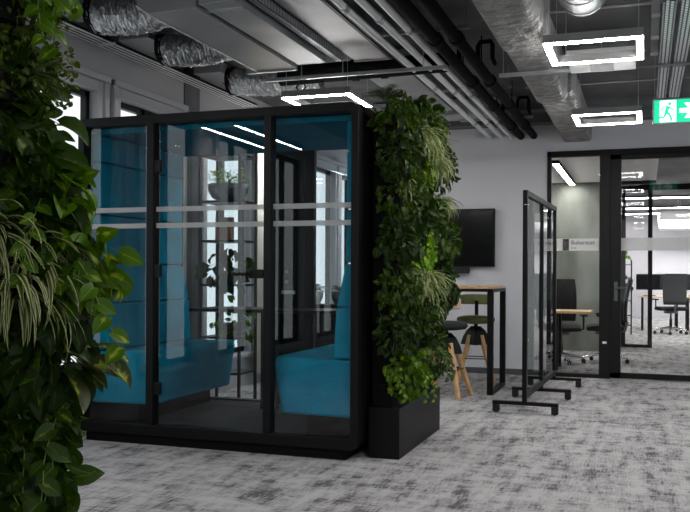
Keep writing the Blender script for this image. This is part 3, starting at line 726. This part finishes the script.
def bar_stool(label, fabric, shell):
    t = thing('bar_stool', label, 'bar stool', group='bar stools at the high table')
    for k in range(4):
        a = PI / 4 + k * PI / 2
        c, s = math.cos(a), math.sin(a)
        top = Vector((c * .085, s * .085, .52)); bot = Vector((c * .28, s * .28, 0))
        MB().tube([bot, bot.lerp(top, .5), top], [.021, .027, .03], 10).build('leg', 'oak_leg', t)
    h = MB().lathe([(.175, .42), (.15, .50), (.11, .575), (.06, .62)], seg=4, smooth=False)
    h.build('leg_hub', 'black', t, .012).rotation_euler = (0, 0, 0)
    MB().tube([(0, 0, .58), (0, 0, .655)], .022, 12).build('column', 'black', t)
    f = MB()
    for k in range(4):
        a = PI / 4 + k * PI / 2; b = a + PI / 2; r = .205
        f.tube([(r * math.cos(a), r * math.sin(a), .27), (r * math.cos(b), r * math.sin(b), .27)], .006, 6)
    f.build('foot_ring', 'black', t)
    se = MB().lathe([(.12, .65), (.19, .66), (.215, .69), (.205, .72), (.15, .735), (0.001, .735)], seg=28)
    se.build('seat', fabric, t)
    bk = MB(); vs = []; n = 14
    for i in range(n + 1):
        a = -1.0 + 2.0 * i / n; z0, z1 = .855, .975; r = .20
        for (rr, z) in ((r, z0), (r + .035, z0 + .006), (r + .035, z1 - .006), (r, z1)):
            e = 1 - .12 * (abs(a)) ** 3
            vs.append((math.sin(a) * rr, math.cos(a) * rr, (z - .912) * e + .912))
    fs = [(i * 4 + k, (i + 1) * 4 + k, (i + 1) * 4 + (k + 1) % 4, i * 4 + (k + 1) % 4) for i in range(n) for k in range(4)] + [(0, 1, 2, 3), tuple(n * 4 + k for k in (3, 2, 1, 0))]
    bk.add(vs, fs, smooth=False); bk.build('backrest', shell, t, .01)
    bx(-.022, .022, .14, .21, .66, .70).box(-.02, .02, .195, .215, .66, .90).build('backrest_bracket', 'black', t)
    return t
s1 = bar_stool('bar stool with charcoal seat and beige backrest, nearer to the viewer', 'charcoal', 'beige'); s1.location = (-1.84, 8.34, 0); s1.rotation_euler = (0, 0, 3.02)
s2 = bar_stool('bar stool with olive seat and backrest, between table legs and wall', 'olive', 'olive'); s2.location = (-1.77, 9.55, 0); s2.rotation_euler = (0, 0, .15)

# ------------------------------------------------------------------ mobile glass partition
P0, P1 = Vector((-.965, 7.5, 0)), Vector((-.905, 9.42, 0))
mbd = thing('mobile_glass_partition', 'black framed glass partition on castors in front of the glazed screen', 'partition', P0, math.atan2((P1 - P0).y, (P1 - P0).x))
Ln = (P1 - P0).length
q = lambda *a: bx(*a)
fr_ = MB()
for u in (0, Ln / 2, Ln): fr_.box(u - .024, u + .024, -.02, .02, .1, 1.925)
fr_.box(.024, Ln - .024, -.02, .02, 1.875, 1.925).box(.024, Ln - .024, -.02, .02, .13, .18)
fr_.build('frame', 'black', mbd, .003)
for (a, b) in ((.024, Ln / 2 - .024), (Ln / 2 + .024, Ln - .024)):
    q(a, b, -.004, .004, .18, 1.875).build('glass_pane', 'board_glass', mbd)
for u in (.0, Ln / 2, Ln):
    ft = q(u - .026, u + .026, -.285, .275, .075, .105).build('foot', 'black', mbd, .003)
    for s in (-.255, .245):
        c = MB().box(u - .03, u + .03, s - .028, s + .028, .03, .075).box(u - .03, u - .022, s - .028, s + .028, .012, .03).box(u + .022, u + .03, s - .028, s + .028, .012, .03)
        c = c.build('castor', 'rubber', ft, .003)
        MB().tube([(u - .02, s, .022), (u + .02, s, .022)], .022, 14).build('wheel', 'plastic', ft)
MB().tube([(-.03, 0, 1.80), (.0, -.024, 1.80)], .008, 10).build('screw_cap', 'chrome', mbd)

# ------------------------------------------------------------------ exit sign
ex = thing('exit_sign', 'green emergency exit sign with running figure and arrow', 'sign', (.265, 7.3, 2.5), 0)
bx(-.205, .205, -.018, .018, -.1, .1).build('case', 'sign_case', ex, .003)
for x in (-.19, .19): MB().tube([(x, 0, .1), (x, 0, ZC - 2.5)], .002, 5).build('suspension_wire', 'galv', ex)
def disc(cx_, cz, r, n=16): return [(cx_ + r * math.cos(2 * PI * k / n), cz + r * math.sin(2 * PI * k / n)) for k in range(n)]
def limb(a, b, w0, w1):
    d = Vector((b[0] - a[0], b[1] - a[1])).normalized(); nn = Vector((-d.y, d.x))
    return [(a[0] + nn.x * w0, a[1] + nn.y * w0), (b[0] + nn.x * w1, b[1] + nn.y * w1), (b[0] - nn.x * w1, b[1] - nn.y * w1), (a[0] - nn.x * w0, a[1] - nn.y * w0)]
for sd in (1, -1):        # printed alike on both faces
    y0 = -.019 * sd
    def face(polys, name, m, lay):
        mb = MB()
        for p in polys: mb.prism([(px * 1, pz) for px, pz in p], 1, y0 - sd * .0012 * lay, y0 - sd * .0012 * (lay - 1))
        return mb.build(name, m, ex)
    face([[(-.195, -.09), (.195, -.09), (.195, .09), (-.195, .09)]], 'sign_face', 'sign_green', 1)
    face([[(-.152, -.085), (-.03, -.085), (-.03, .085), (-.152, .085)], [(-.005, -.018), (.06, -.018), (.03, -.06), (.07, -.06), (.13, 0), (.07, .06), (.03, .06), (.06, .018), (-.005, .018)]], 'sign_symbols', 'sign_white', 2)
    g = [disc(-.078, .058, .013), limb((-.088, .038), (-.105, -.01), .011, .013), limb((-.09, .036), (-.128, .034), .006, .005), limb((-.128, .034), (-.142, .005), .005, .005),
         limb((-.086, .036), (-.064, .012), .006, .005), limb((-.064, .012), (-.04, .014), .005, .005), limb((-.105, -.006), (-.118, -.045), .010, .007), limb((-.118, -.045), (-.162, -.05), .007, .006),
         limb((-.102, -.006), (-.075, -.035), .010, .008), limb((-.075, -.035), (-.062, -.078), .008, .007)]
    face(g, 'running_figure', 'sign_green', 3)

# ------------------------------------------------------------------ ceiling services
def duct_thing(name, label, mbs, cat, group=None):
    xs = [v for mb, *_ in mbs for v in mb.v]
    c = Vector((sum(v[0] for v in xs) / len(xs), sum(v[1] for v in xs) / len(xs), max(v[2] for v in xs)))
    if len(mbs) == 1:
        mb, nm, m, bv = mbs[0]; mb.v = [(x - c.x, y - c.y, z - c.z) for x, y, z in mb.v]; o = mb.build(name, m, None, bv); o.location = c; return tag(o, label, cat, group)
    t = thing(name, label, cat, c, 0, group)
    for mb, nm, m, bv in mbs:
        mb.v = [(x - c.x, y - c.y, z - c.z) for x, y, z in mb.v]; mb.build(nm, m, t, bv)
    return t
def parts(mbl, nm, m, bv=0.): return [(mb, nm, m, bv) for mb in mbl]
# slot diffuser with plenums
s = MB()
for k in range(4): s.box(-4.035 + k * .046, -4.013 + k * .046, 1.5, 8.3, 2.966, 2.970)
pl = bx(-4.04, -3.87, 1.5, 8.3, 2.985, 2.99)
for yj in (3.6, 5.7): s.box(-4.035, -3.88, yj, yj + .02, 2.965, 2.985)
duct_thing('slot_diffuser', 'white slot air diffuser running along the top of the window wall', [(s, 'slats', 'slot', 0.), (pl, 'backing', 'black_matt', 0.)], 'air diffuser')
def foil_duct(x0, x1, y, z, r, label):
    mb = MB(); R = 70; S = 28; vs = []
    for i in range(R + 1):
        x = x0 + (x1 - x0) * i / R
        sag = -.03 * math.sin(PI * i / R)
        for k in range(S):
            a = 2 * PI * k / S
            rr = r * (1 + .05 * math.sin(i * 1.9) + rnd.uniform(-.06, .06))
            vs.append((x + rnd.uniform(-.006, .006), y + rr * math.cos(a), z + sag + rr * math.sin(a)))
    mb.add(vs, [(i * S + k, i * S + (k + 1) % S, (i + 1) * S + (k + 1) % S, (i + 1) * S + k) for i in range(R) for k in range(S)], smooth=False)
    col = MB().tube([(x0 - .03, y, z), (x0 + .02, y, z)], r * 1.04, 24)
    box = bx(x0 - .30, x0 - .03, y - .2, y + .2, 3.0, 3.1)
    duct_thing('flexible_duct', label, [(mb, 'foil_hose', 'foil', 0.), (col, 'collar', 'black_matt', 0.), (box, 'plenum_box', 'sheet_dark', .004)], 'duct', 'flexible foil ducts')
foil_duct(-3.56, -2.99, 5.02, 2.97, .122, 'crinkled foil duct nearest the viewer, above the pothos')
foil_duct(-3.56, -2.99, 5.92, 2.955, .118, 'crinkled foil duct in the middle of the three over the booth')
foil_duct(-3.56, -2.7, 7.1, 2.955, .12, 'crinkled foil duct farthest back behind the booth roof')
foil_duct(-3.56, -2.99, 4.0, 2.93, .135, 'crinkled foil duct above the foreground, first of the row')
a = MB().prism([(-2.985, 2.86), (-2.90, 2.8), (-2.57, 2.8), (-2.57, 3.06), (-2.985, 3.06)], 1, 4.62, 6.2)
fl_ = bx(-2.99, -2.565, 6.2, 6.23, 2.785, 3.07)
duct_thing('air_duct', 'dull grey rectangular duct with a bright slanted edge over the booth', [(a, 'body', 'sheet_dark', .004), (fl_, 'flange', 'galv', 0.), (MB().prism([(-2.992, 2.862), (-2.905, 2.799), (-2.905, 2.792), (-2.998, 2.858)], 1, 4.62, 6.2), 'edge_strip', 'slot', 0.)], 'duct')  # white strip paints the light caught by the slanted face
duct_thing('air_duct', 'shiny rectangular duct between the dull duct and the perforated cable tray', [(bx(-2.53, -2.30, 4.58, 6.15, 2.81, 3.05), 'body', 'sheet', .004), (bx(-2.535, -2.295, 4.7, 4.73, 2.80, 3.05), 'flange', 'galv', 0.)], 'duct')
t_ = MB().box(-2.275, -2.215, 3.2, 6.3, 2.85, 2.853).box(-2.275, -2.272, 3.2, 6.3, 2.85, 2.91).box(-2.218, -2.215, 3.2, 6.3, 2.85, 2.91)
duct_thing('cable_tray', 'narrow perforated cable tray running above the booth', [(t_, 'tray', 'perf_dark', 0.)], 'cable tray', 'cable trays')
duct_thing('air_duct', 'widest bright sheet metal duct, ending before the black crossing pipe', [(bx(-2.19, -1.90, 3.2, 6.5, 2.90, 3.09), 'body', 'sheet', .004), (bx(-2.195, -1.895, 6.5, 6.52, 2.89, 3.1), 'flange', 'galv', 0.)], 'duct')
duct_thing('air_duct', 'bright sheet metal duct continuing beyond the black crossing pipe', [(bx(-2.3, -1.9, 6.98, 8.9, 2.92, 3.09), 'body', 'sheet', .004)], 'duct')
duct_thing('air_duct', 'low grey duct crossing to the back wall behind the living wall top', [(bx(-2.9, -1.3, 9.2, 9.6, 2.93, 3.1), 'body', 'sheet', .01)], 'duct')
duct_thing('crossing_pipe', 'thick black lagged pipe crossing above the booth light', [(MB().tube([(-2.95, 6.78, 2.885), (-1.5, 6.78, 2.90)], .08, 18), 'body', 'pipe_black', 0.),
            (MB().tube([(-2.3, 6.78, 2.892), (-2.25, 6.78, 2.892)], .09, 18), 'collar', 'black_matt', 0.), (MB().tube([(-2.05, 6.78, 2.895), (-2.0, 6.78, 2.895)], .09, 18), 'collar', 'black_matt', 0.)], 'pipe')
duct_thing('support_rail', 'thin grey steel rail under the ducts above the booth light', [(bx(-2.95, -1.42, 6.38, 6.41, 2.755, 2.78).tube([(-2.6, 6.395, 2.78), (-2.6, 6.395, 3.1)], .004, 6).tube([(-2.25, 6.395, 2.78), (-2.25, 6.395, 3.1)], .004, 6).tube([(-1.6, 6.395, 2.78), (-1.6, 6.395, 3.1)], .004, 6), 'rail', 'galv', 0.)], 'rail', 'pipe supports')
for i, (x, y1, lb) in enumerate(((-1.865, 6.45, 'dark slotted channel nearest the bright wide duct'), (-1.825, 6.7, 'dark slotted channel next to the light pipes'))):
    duct_thing('slotted_channel', lb, [(MB().box(x - .012, x + .012, 3.2, y1, 2.87, 2.9), 'body', 'frame_dark', 0.), ], 'rail', 'slotted channels')
for i, (x, lb) in enumerate(((-1.76, 'light grey pipe nearest the wide duct'), (-1.625, 'light grey pipe, middle of three'), (-1.51, 'light grey pipe nearest the black pipes'))):
    j = [MB().tube([(x, yy, 2.85), (x, yy + .06, 2.85)], .031, 14) for yy in (5.0 + .3 * i, 7.4 + .2 * i, 9.3)]
    duct_thing('service_pipe', lb, [(MB().tube([(x, 3.2, 2.85), (x, YW - .002, 2.85)], .025, 14), 'pipe', 'pipe', 0.)] + parts(j, 'coupling', 'galv'), 'pipe', 'light grey service pipes')
for i, (x, lb) in enumerate(((-1.395, 'black lagged pipe beside the light grey pipes'), (-1.245, 'black lagged pipe nearest the foil-wrapped duct'))):
    j = [MB().tube([(x, yy, 2.85), (x, yy + .09, 2.85)], .054, 14) for yy in (5.9, 7.3, 8.4, 9.6)]
    l = []
    for yy in (6.75, 9.0):
        l.append(MB().tube([(x, yy, 2.85), (x, yy, 3.0), (x + .015, yy, 3.03), (x + .10, yy, 3.03), (x + .115, yy, 3.0), (x + .115, yy, 2.9), (x + .115, yy + .12, 2.88)] if i else [(x, yy, 2.85), (x, yy - .01, 3.08)], .018, 8))
    h_ = [MB().tube([(x, 5.2 + 1.7 * k, 2.85), (x, 5.2 + 1.7 * k, ZC)], .006, 6) for k in range(3)]
    duct_thing('lagged_pipe', lb, [(MB().tube([(x, 3.2, 2.85), (x, YW - .002, 2.85)], .043, 16), 'pipe', 'pipe_black', 0.)] + parts(j, 'collar', 'black_matt') + parts(l, 'branch', 'black_matt') + parts(h_, 'hanger_rod', 'black_matt'), 'pipe', 'black lagged pipes')
for y, lb in ((5.9, 'grey strut across the light pipes, nearest'), (7.9, 'grey strut across the pipes in the middle'), (9.5, 'grey strut across the pipes nearest the back wall')):
    duct_thing('pipe_strut', lb, [(bx(-1.95, -1.15, y, y + .03, 2.905, 2.93).tube([(-1.9, y + .015, 2.93), (-1.9, y + .015, ZC)], .004, 6).tube([(-1.18, y + .015, 2.93), (-1.18, y + .015, ZC)], .004, 6), 'strut', 'galv', 0.)], 'rail', 'pipe struts')
d1 = MB().prism([(-.90, 2.70), (-.87, 2.66), (-.62, 2.66), (-.58, 2.70), (-.58, 3.0), (-.62, 3.05), (-.87, 3.05), (-.90, 3.0)], 1, 3.4, 5.7)
d2 = MB().prism([(-.88, 2.70), (-.86, 2.67), (-.65, 2.67), (-.62, 2.71), (-.62, 3.0), (-.65, 3.04), (-.86, 3.04), (-.88, 3.0)], 1, 5.7, 7.55)
d3 = MB().prism([(-.90, 2.78), (-.88, 2.75), (-.6, 2.75), (-.58, 2.78), (-.58, 3.0), (-.6, 3.04), (-.88, 3.04), (-.90, 3.0)], 1, 7.55, 10.38)
duct_thing('wrapped_duct', 'large foil-wrapped duct with taped seams left of the square frame lights', [(d1, 'near_section', 'wrap', .02), (d2, 'middle_section', 'wrap', .02), (d3, 'far_section', 'wrap', .02), (bx(-1.0, -.5, 6.25, 6.28, 2.63, 2.655).tube([(-.97, 6.265, 2.65), (-.97, 6.265, 3.1)], .004, 6).tube([(-.53, 6.265, 2.65), (-.53, 6.265, 3.1)], .004, 6), 'hanger', 'galv', 0.)], 'duct')
rd = MB(); prof = []
rd.tube([(-.36, 4.3, 2.93), (-.36, 5.42, 2.93), (-.36, 5.5, 2.93), (-.36, 5.56, 2.93), (-.36, 5.585, 2.93)], [.15, .15, .135, .09, .02], 24)
rg_ = []
for k in range(5): rg_.append(MB().tube([(-.36, 4.6 + .2 * k, 2.93), (-.36, 4.615 + .2 * k, 2.93)], .154, 24))
duct_thing('round_duct', 'round metal duct with domed end behind the large square light', [(rd, 'body', 'galv', 0.)] + parts(rg_, 'seam', 'galv'), 'duct')
duct_thing('cooling_unit', 'flat pale cooling panel hanging behind the large square light', [(bx(-.59, -.07, 6.95, 7.5, 2.90, 2.96), 'casing', 'slot', .006), (bx(-.42, -.24, 7.0, 7.45, 2.893, 2.90), 'grille', 'sheet_dark', 0.), (MB().tube([(-.33, 7.2, 2.96), (-.33, 7.2, ZC)], .006, 6), 'hanger', 'galv', 0.)], 'air conditioner')
for i, (x0, x1, lb) in enumerate(((.105, .19, 'pale perforated cable tray, left of the two above the exit sign'), (.215, .31, 'pale perforated cable tray, right of the two above the exit sign'))):
    tb = MB().box(x0, x1, 5.7, 8.8, 2.90, 2.905).box(x0, x0 + .004, 5.7, 8.8, 2.90, 2.95).box(x1 - .004, x1, 5.7, 8.8, 2.90, 2.95)
    duct_thing('cable_tray', lb, [(tb, 'tray', 'perf', 0.), (bx(x0 - .005, x1 + .005, 7.35, 7.43, 2.88, 2.899), 'bracket', 'fixture', 0.)], 'cable tray', 'cable trays')
for (z0, z1, y, lb) in ((2.93, 3.12, 6.05, 'small grey junction box beside the pale cable trays, nearest'), (2.9, 3.12, 6.5, 'small grey junction box beside the pale cable trays, middle'), (2.88, 3.12, 6.9, 'small grey junction box beside the pale cable trays, farthest')):
    duct_thing('junction_box', lb, [(bx(.04, .095, y, y + .1, z0, z1), 'body', 'sheet_dark', .004)], 'box', 'junction boxes by the trays')
for (y, r, lb) in ((6.1, .012, 'thin dark conduit crossing the ceiling nearest the viewer'), (7.95, .010, 'thin dark conduit crossing above the exit sign'), (8.5, .010, 'thin dark conduit crossing near the back wall')):
    duct_thing('conduit', lb, [(MB().tube([(-1.1, y, 3.02), (3.2, y, 3.02)], r, 8), 'tube', 'sheet_dark', 0.)], 'pipe', 'ceiling conduits')
cbm = MB().tube([(-2.62, 6.45, 2.78), (-2.66, 6.43, 2.70), (-2.62, 6.43, 2.65), (-2.58, 6.43, 2.70), (-2.62, 6.45, 2.79)], .008, 8)
duct_thing('cable_loop', 'coiled black cable hanging beside the support rail', [(cbm, 'cable', 'rubber', 0.)], 'cable')

# ------------------------------------------------------------------ office chairs
def office_chair(label):
    t = thing('office_chair', label, 'office chair', group='black office chairs')
    b = MB()
    for k in range(5):
        a = 2 * PI * k / 5; c, s = math.cos(a), math.sin(a)
        b.tube([(c * .03, s * .03, .125), (c * .18, s * .18, .10), (c * .30, s * .30, .075)], [.024, .018, .014], 8)
    bb = b.build('star_base', 'chrome', t)
    for k in range(5):
        a = 2 * PI * k / 5; c, s = math.cos(a) * .3, math.sin(a) * .3
        MB().tube([(c - .024, s, .028), (c - .006, s, .028)], .028, 12).tube([(c + .006, s, .028), (c + .024, s, .028)], .028, 12).tube([(c, s, .03), (c, s, .075)], .007, 6).build('castor', 'rubber', bb)
    MB().tube([(0, 0, .12), (0, 0, .28), (0, 0, .281), (0, 0, .42)], [.028, .028, .018, .018], 12).build('gas_lift', 'black', t)
    MB().box(-.1, .1, -.13, .12, .39, .44).tube([(0, .1, .42), (0, .26, .44), (0, .29, .56)], .022, 8).build('mechanism', 'plastic', t, .01)
    se = MB(); pr = [(-.25, .47), (-.24, .445), (-.05, .44), (.2, .445), (.24, .47), (.24, .50), (.18, .525), (-.15, .515), (-.24, .495)]
    se.prism(pr, 0, -.25, .25); se.build('seat', 'charcoal', t, .03, 3)
    n, k_ = 9, 9; vs = []
    for side in (0, 1):
        for i in range(n + 1):
            v = i / n; z = .56 + .58 * v; wdt = .23 * (1 - .12 * v ** 3 - .1 * (1 - v) ** 3)
            for j in range(k_ + 1):
                u = -1 + 2 * j / k_
                y = .24 + .07 * v - .04 * (1 - u * u) * -1 * .6 + .04 * math.sin(v * PI) * -.8 + side * .03
                vs.append((u * wdt, y, z))
    K = k_ + 1; o2 = (n + 1) * K
    fs = [(i * K + j, i * K + j + 1, (i + 1) * K + j + 1, (i + 1) * K + j) for i in range(n) for j in range(k_)]
    fs += [tuple(o2 + q for q in f[::-1]) for f in fs]
    for i in range(n):
        fs += [(i * K, (i + 1) * K, o2 + (i + 1) * K, o2 + i * K), (i * K + k_, o2 + i * K + k_, o2 + (i + 1) * K + k_, (i + 1) * K + k_)]
    for j in range(k_):
        fs += [(j, o2 + j, o2 + j + 1, j + 1), (n * K + j, n * K + j + 1, o2 + n * K + j + 1, o2 + n * K + j)]
    MB().add(vs, fs, smooth=False).build('backrest', 'mesh_black', t, .008)
    for s in (-1, 1):
        MB().tube([(s * .2, .05, .45), (s * .30, .05, .46), (s * .30, .05, .64)], .014, 8).box(s * .30 - .04, s * .30 + .04, -.12, .13, .64, .665).build('armrest', 'black', t, .008)
    return t
ch0 = office_chair('x')
chairs = [((-1.12, 11.95), 2.9 + PI, 'black mesh office chair behind the glass, beyond the oak meeting table'),
          ((-.62, 12.25), 1.9, 'black office chair half hidden by the dark door post'),
          ((-1.62, 11.1), 1.0, 'black office chair at the left end of the oak meeting table'),
          ((.52, 18.75), .25 + PI, 'tall-backed black office chair in the middle of the far office'),
          ((.05, 20.9), 0.1, 'black office chair behind the left far desk'),
          ((1.22, 19.0), 2.9, 'black office chair right of the tall one in the far office'),
          ((.75, 21.2), -.2, 'black office chair behind the right far desk'),
          ]
chairs[1] = ((-.50, 12.3), -1.5, chairs[1][2]); chairs[2] = ((-2.3, 11.3), 1.57, chairs[2][2]); chairs[0] = ((-1.06, 11.98), .15, chairs[0][2]); chairs[6] = ((1.5, 21.3), -.2, chairs[6][2]); chairs.pop(4)
for i, (xy, rz, lb) in enumerate(chairs):
    c = place(ch0, i > 0, (xy[0], xy[1], 0), rz, lb)
    if i == 3: c.scale = (1.05, 1.05, 1.08)

def table(name, label, x, y, sx, sy, z, m, group=None, legm='black', inset=.08):
    t = thing(name, label, 'desk', (x, y, 0), 0, group)
    bx(-sx / 2, sx / 2, -sy / 2, sy / 2, z - .028, z).build('table_top', m, t, .003)
    for px in (-1, 1):
        for py in (-1, 1):
            bx(px * (sx / 2 - inset) - .025, px * (sx / 2 - inset) + .025, py * (sy / 2 - .08) - .025, py * (sy / 2 - .08) + .025, 0, z - .028).build('leg', legm, t)
    return t
table('meeting_table', 'oak topped meeting table behind the left glass pane', -1.34, 11.3, 1.44, .62, .745, 'desk_oak', inset=.42)
table('office_desk', 'long grey desk at the left of the far office', .32, 20.1, .86, .8, .74, 'desk_oak', 'far office desks')
table('office_desk', 'oak desk at the right of the far office', 1.42, 20.3, 1.2, .8, .74, 'desk_oak', 'far office desks')
def monitor(label, x, y, rz):
    t = thing('monitor', label, 'monitor', (x, y, .742), rz, 'monitors on the far desks')
    bx(-.29, .29, -.015, .015, .13, .48).build('casing', 'black', t, .004)
    bx(-.28, .28, -.017, -.015, .14, .47).build('display', 'screen', t)
    MB().box(-.03, .03, .015, .04, 0, .3).box(-.12, .12, -.08, .1, 0, .012).build('stand', 'black', t, .003)
    return t
mons = [(.12, 20.3, .2, 'black monitor leftmost on the far desks'), (.52, 20.45, -.1, 'black monitor behind the tall chair'), (1.05, 20.3, .1, 'black monitor left on the oak far desk'), (1.68, 20.35, 0, 'black monitor rightmost on the far desks')]
p = None
for (x, y, rz, lb) in mons:
    if p is None: p = monitor(lb, x, y, rz)
    else: c = copy_tree(p); c.location = (x, y, .742); c.rotation_euler = (0, 0, rz); c['label'] = lb
rk2 = copy_tree(rk); rk2.location = (-.42, 18.4, 0); rk2.scale = (.9, 1, .62); rk2['label'] = 'black metal open rack at the left of the far office'; rk['group'] = rk2['group'] = 'black open racks'
pot_plant('potted_pothos', 'green plant on top of the far office rack', (-.44, 18.4, 1.502), .1, .1, 'heart', 24, .09, 'lime', group='plants on the far rack')
pot_plant('potted_pothos', 'trailing plant beside the door handle in the far office rack', (-.36, 18.36, .932), .1, .1, 'heart', 30, .1, 'philo', group='plants on the far rack')
for i, (y, z, r) in enumerate(((21.8, 2.62, .11), (23.2, 2.45, .13), (25.0, 2.72, .15))):
    duct_thing('round_duct', ('white round duct crossing the far office, nearest', 'white round duct crossing the far office, lowest', 'white round duct crossing the far office, at the back')[i], [(MB().tube([(.35, y, z), (7.5, y, z)], r, 20), 'body', 'slot', 0.)] + parts([MB().tube([(q, y, z + r), (q, y, ZC)], .008, 6) for q in (.8, 3.5, 6.5)], 'hanger_rod', 'galv'), 'duct', 'white ducts of the far office')

# ------------------------------------------------------------------ light, world, camera
wd = bpy.data.worlds.new('world'); bpy.context.scene.world = wd; wd.use_nodes = True
bg = wd.node_tree.nodes['Background']; bg.inputs[0].default_value = (.88, .97, 1, 1); bg.inputs[1].default_value = .55
def portal(loc, rot, sx, sy):
    l = bpy.data.lights.new('window_portal', 'AREA'); l.shape = 'RECTANGLE'; l.size = sx; l.size_y = sy
    l.cycles.is_portal = True
    o = bpy.data.objects.new('window_portal', l); C.objects.link(o); o.location = loc; o.rotation_euler = rot
for a, b in wins:
    portal((XL - .2, (a + b) / 2, (ZS + ZT) / 2), (0, -PI / 2, 0), ZT - ZS, b - a)
for a, b in rw: portal((XR + .2, (a + b) / 2, 1.65), (0, PI / 2, 0), 2.3, b - a)
for a, b in fw: portal(((a + b) / 2, YF - .35, 1.6), (PI / 2, 0, 0), b - a, 2.2)
portal((XR + 5, 18.3, 1.6), (0, PI / 2, 0), 3.1, 15.5)  # no window: far office side left open to let daylight in

cam = bpy.data.cameras.new('camera'); co = bpy.data.objects.new('camera', cam); C.objects.link(co)
cam.sensor_width = 36; cam.sensor_fit = 'HORIZONTAL'; cam.lens = 36 * 860 / 690
cam.shift_y = (273.6 - 256) / 690; cam.clip_start = .05
th, ro = math.radians(19.17), math.radians(.27)
R0 = Vector((math.cos(th), math.sin(th), 0)); Fw = Vector((-math.sin(th), math.cos(th), 0)); Z = Vector((0, 0, 1))
Rr = R0 * math.cos(ro) + Z * math.sin(ro); Uu = Z * math.cos(ro) - R0 * math.sin(ro)
mt = Matrix((Rr, Uu, -Fw)).transposed().to_4x4(); mt.translation = Vector((0, 0, 1.2)); co.matrix_world = mt
bpy.context.scene.camera = co
vs_ = bpy.context.scene.view_settings
vs_.view_transform = 'Standard'; vs_.look = 'None'; vs_.gamma = 1; vs_.use_curve_mapping = False; vs_.exposure = 1.33
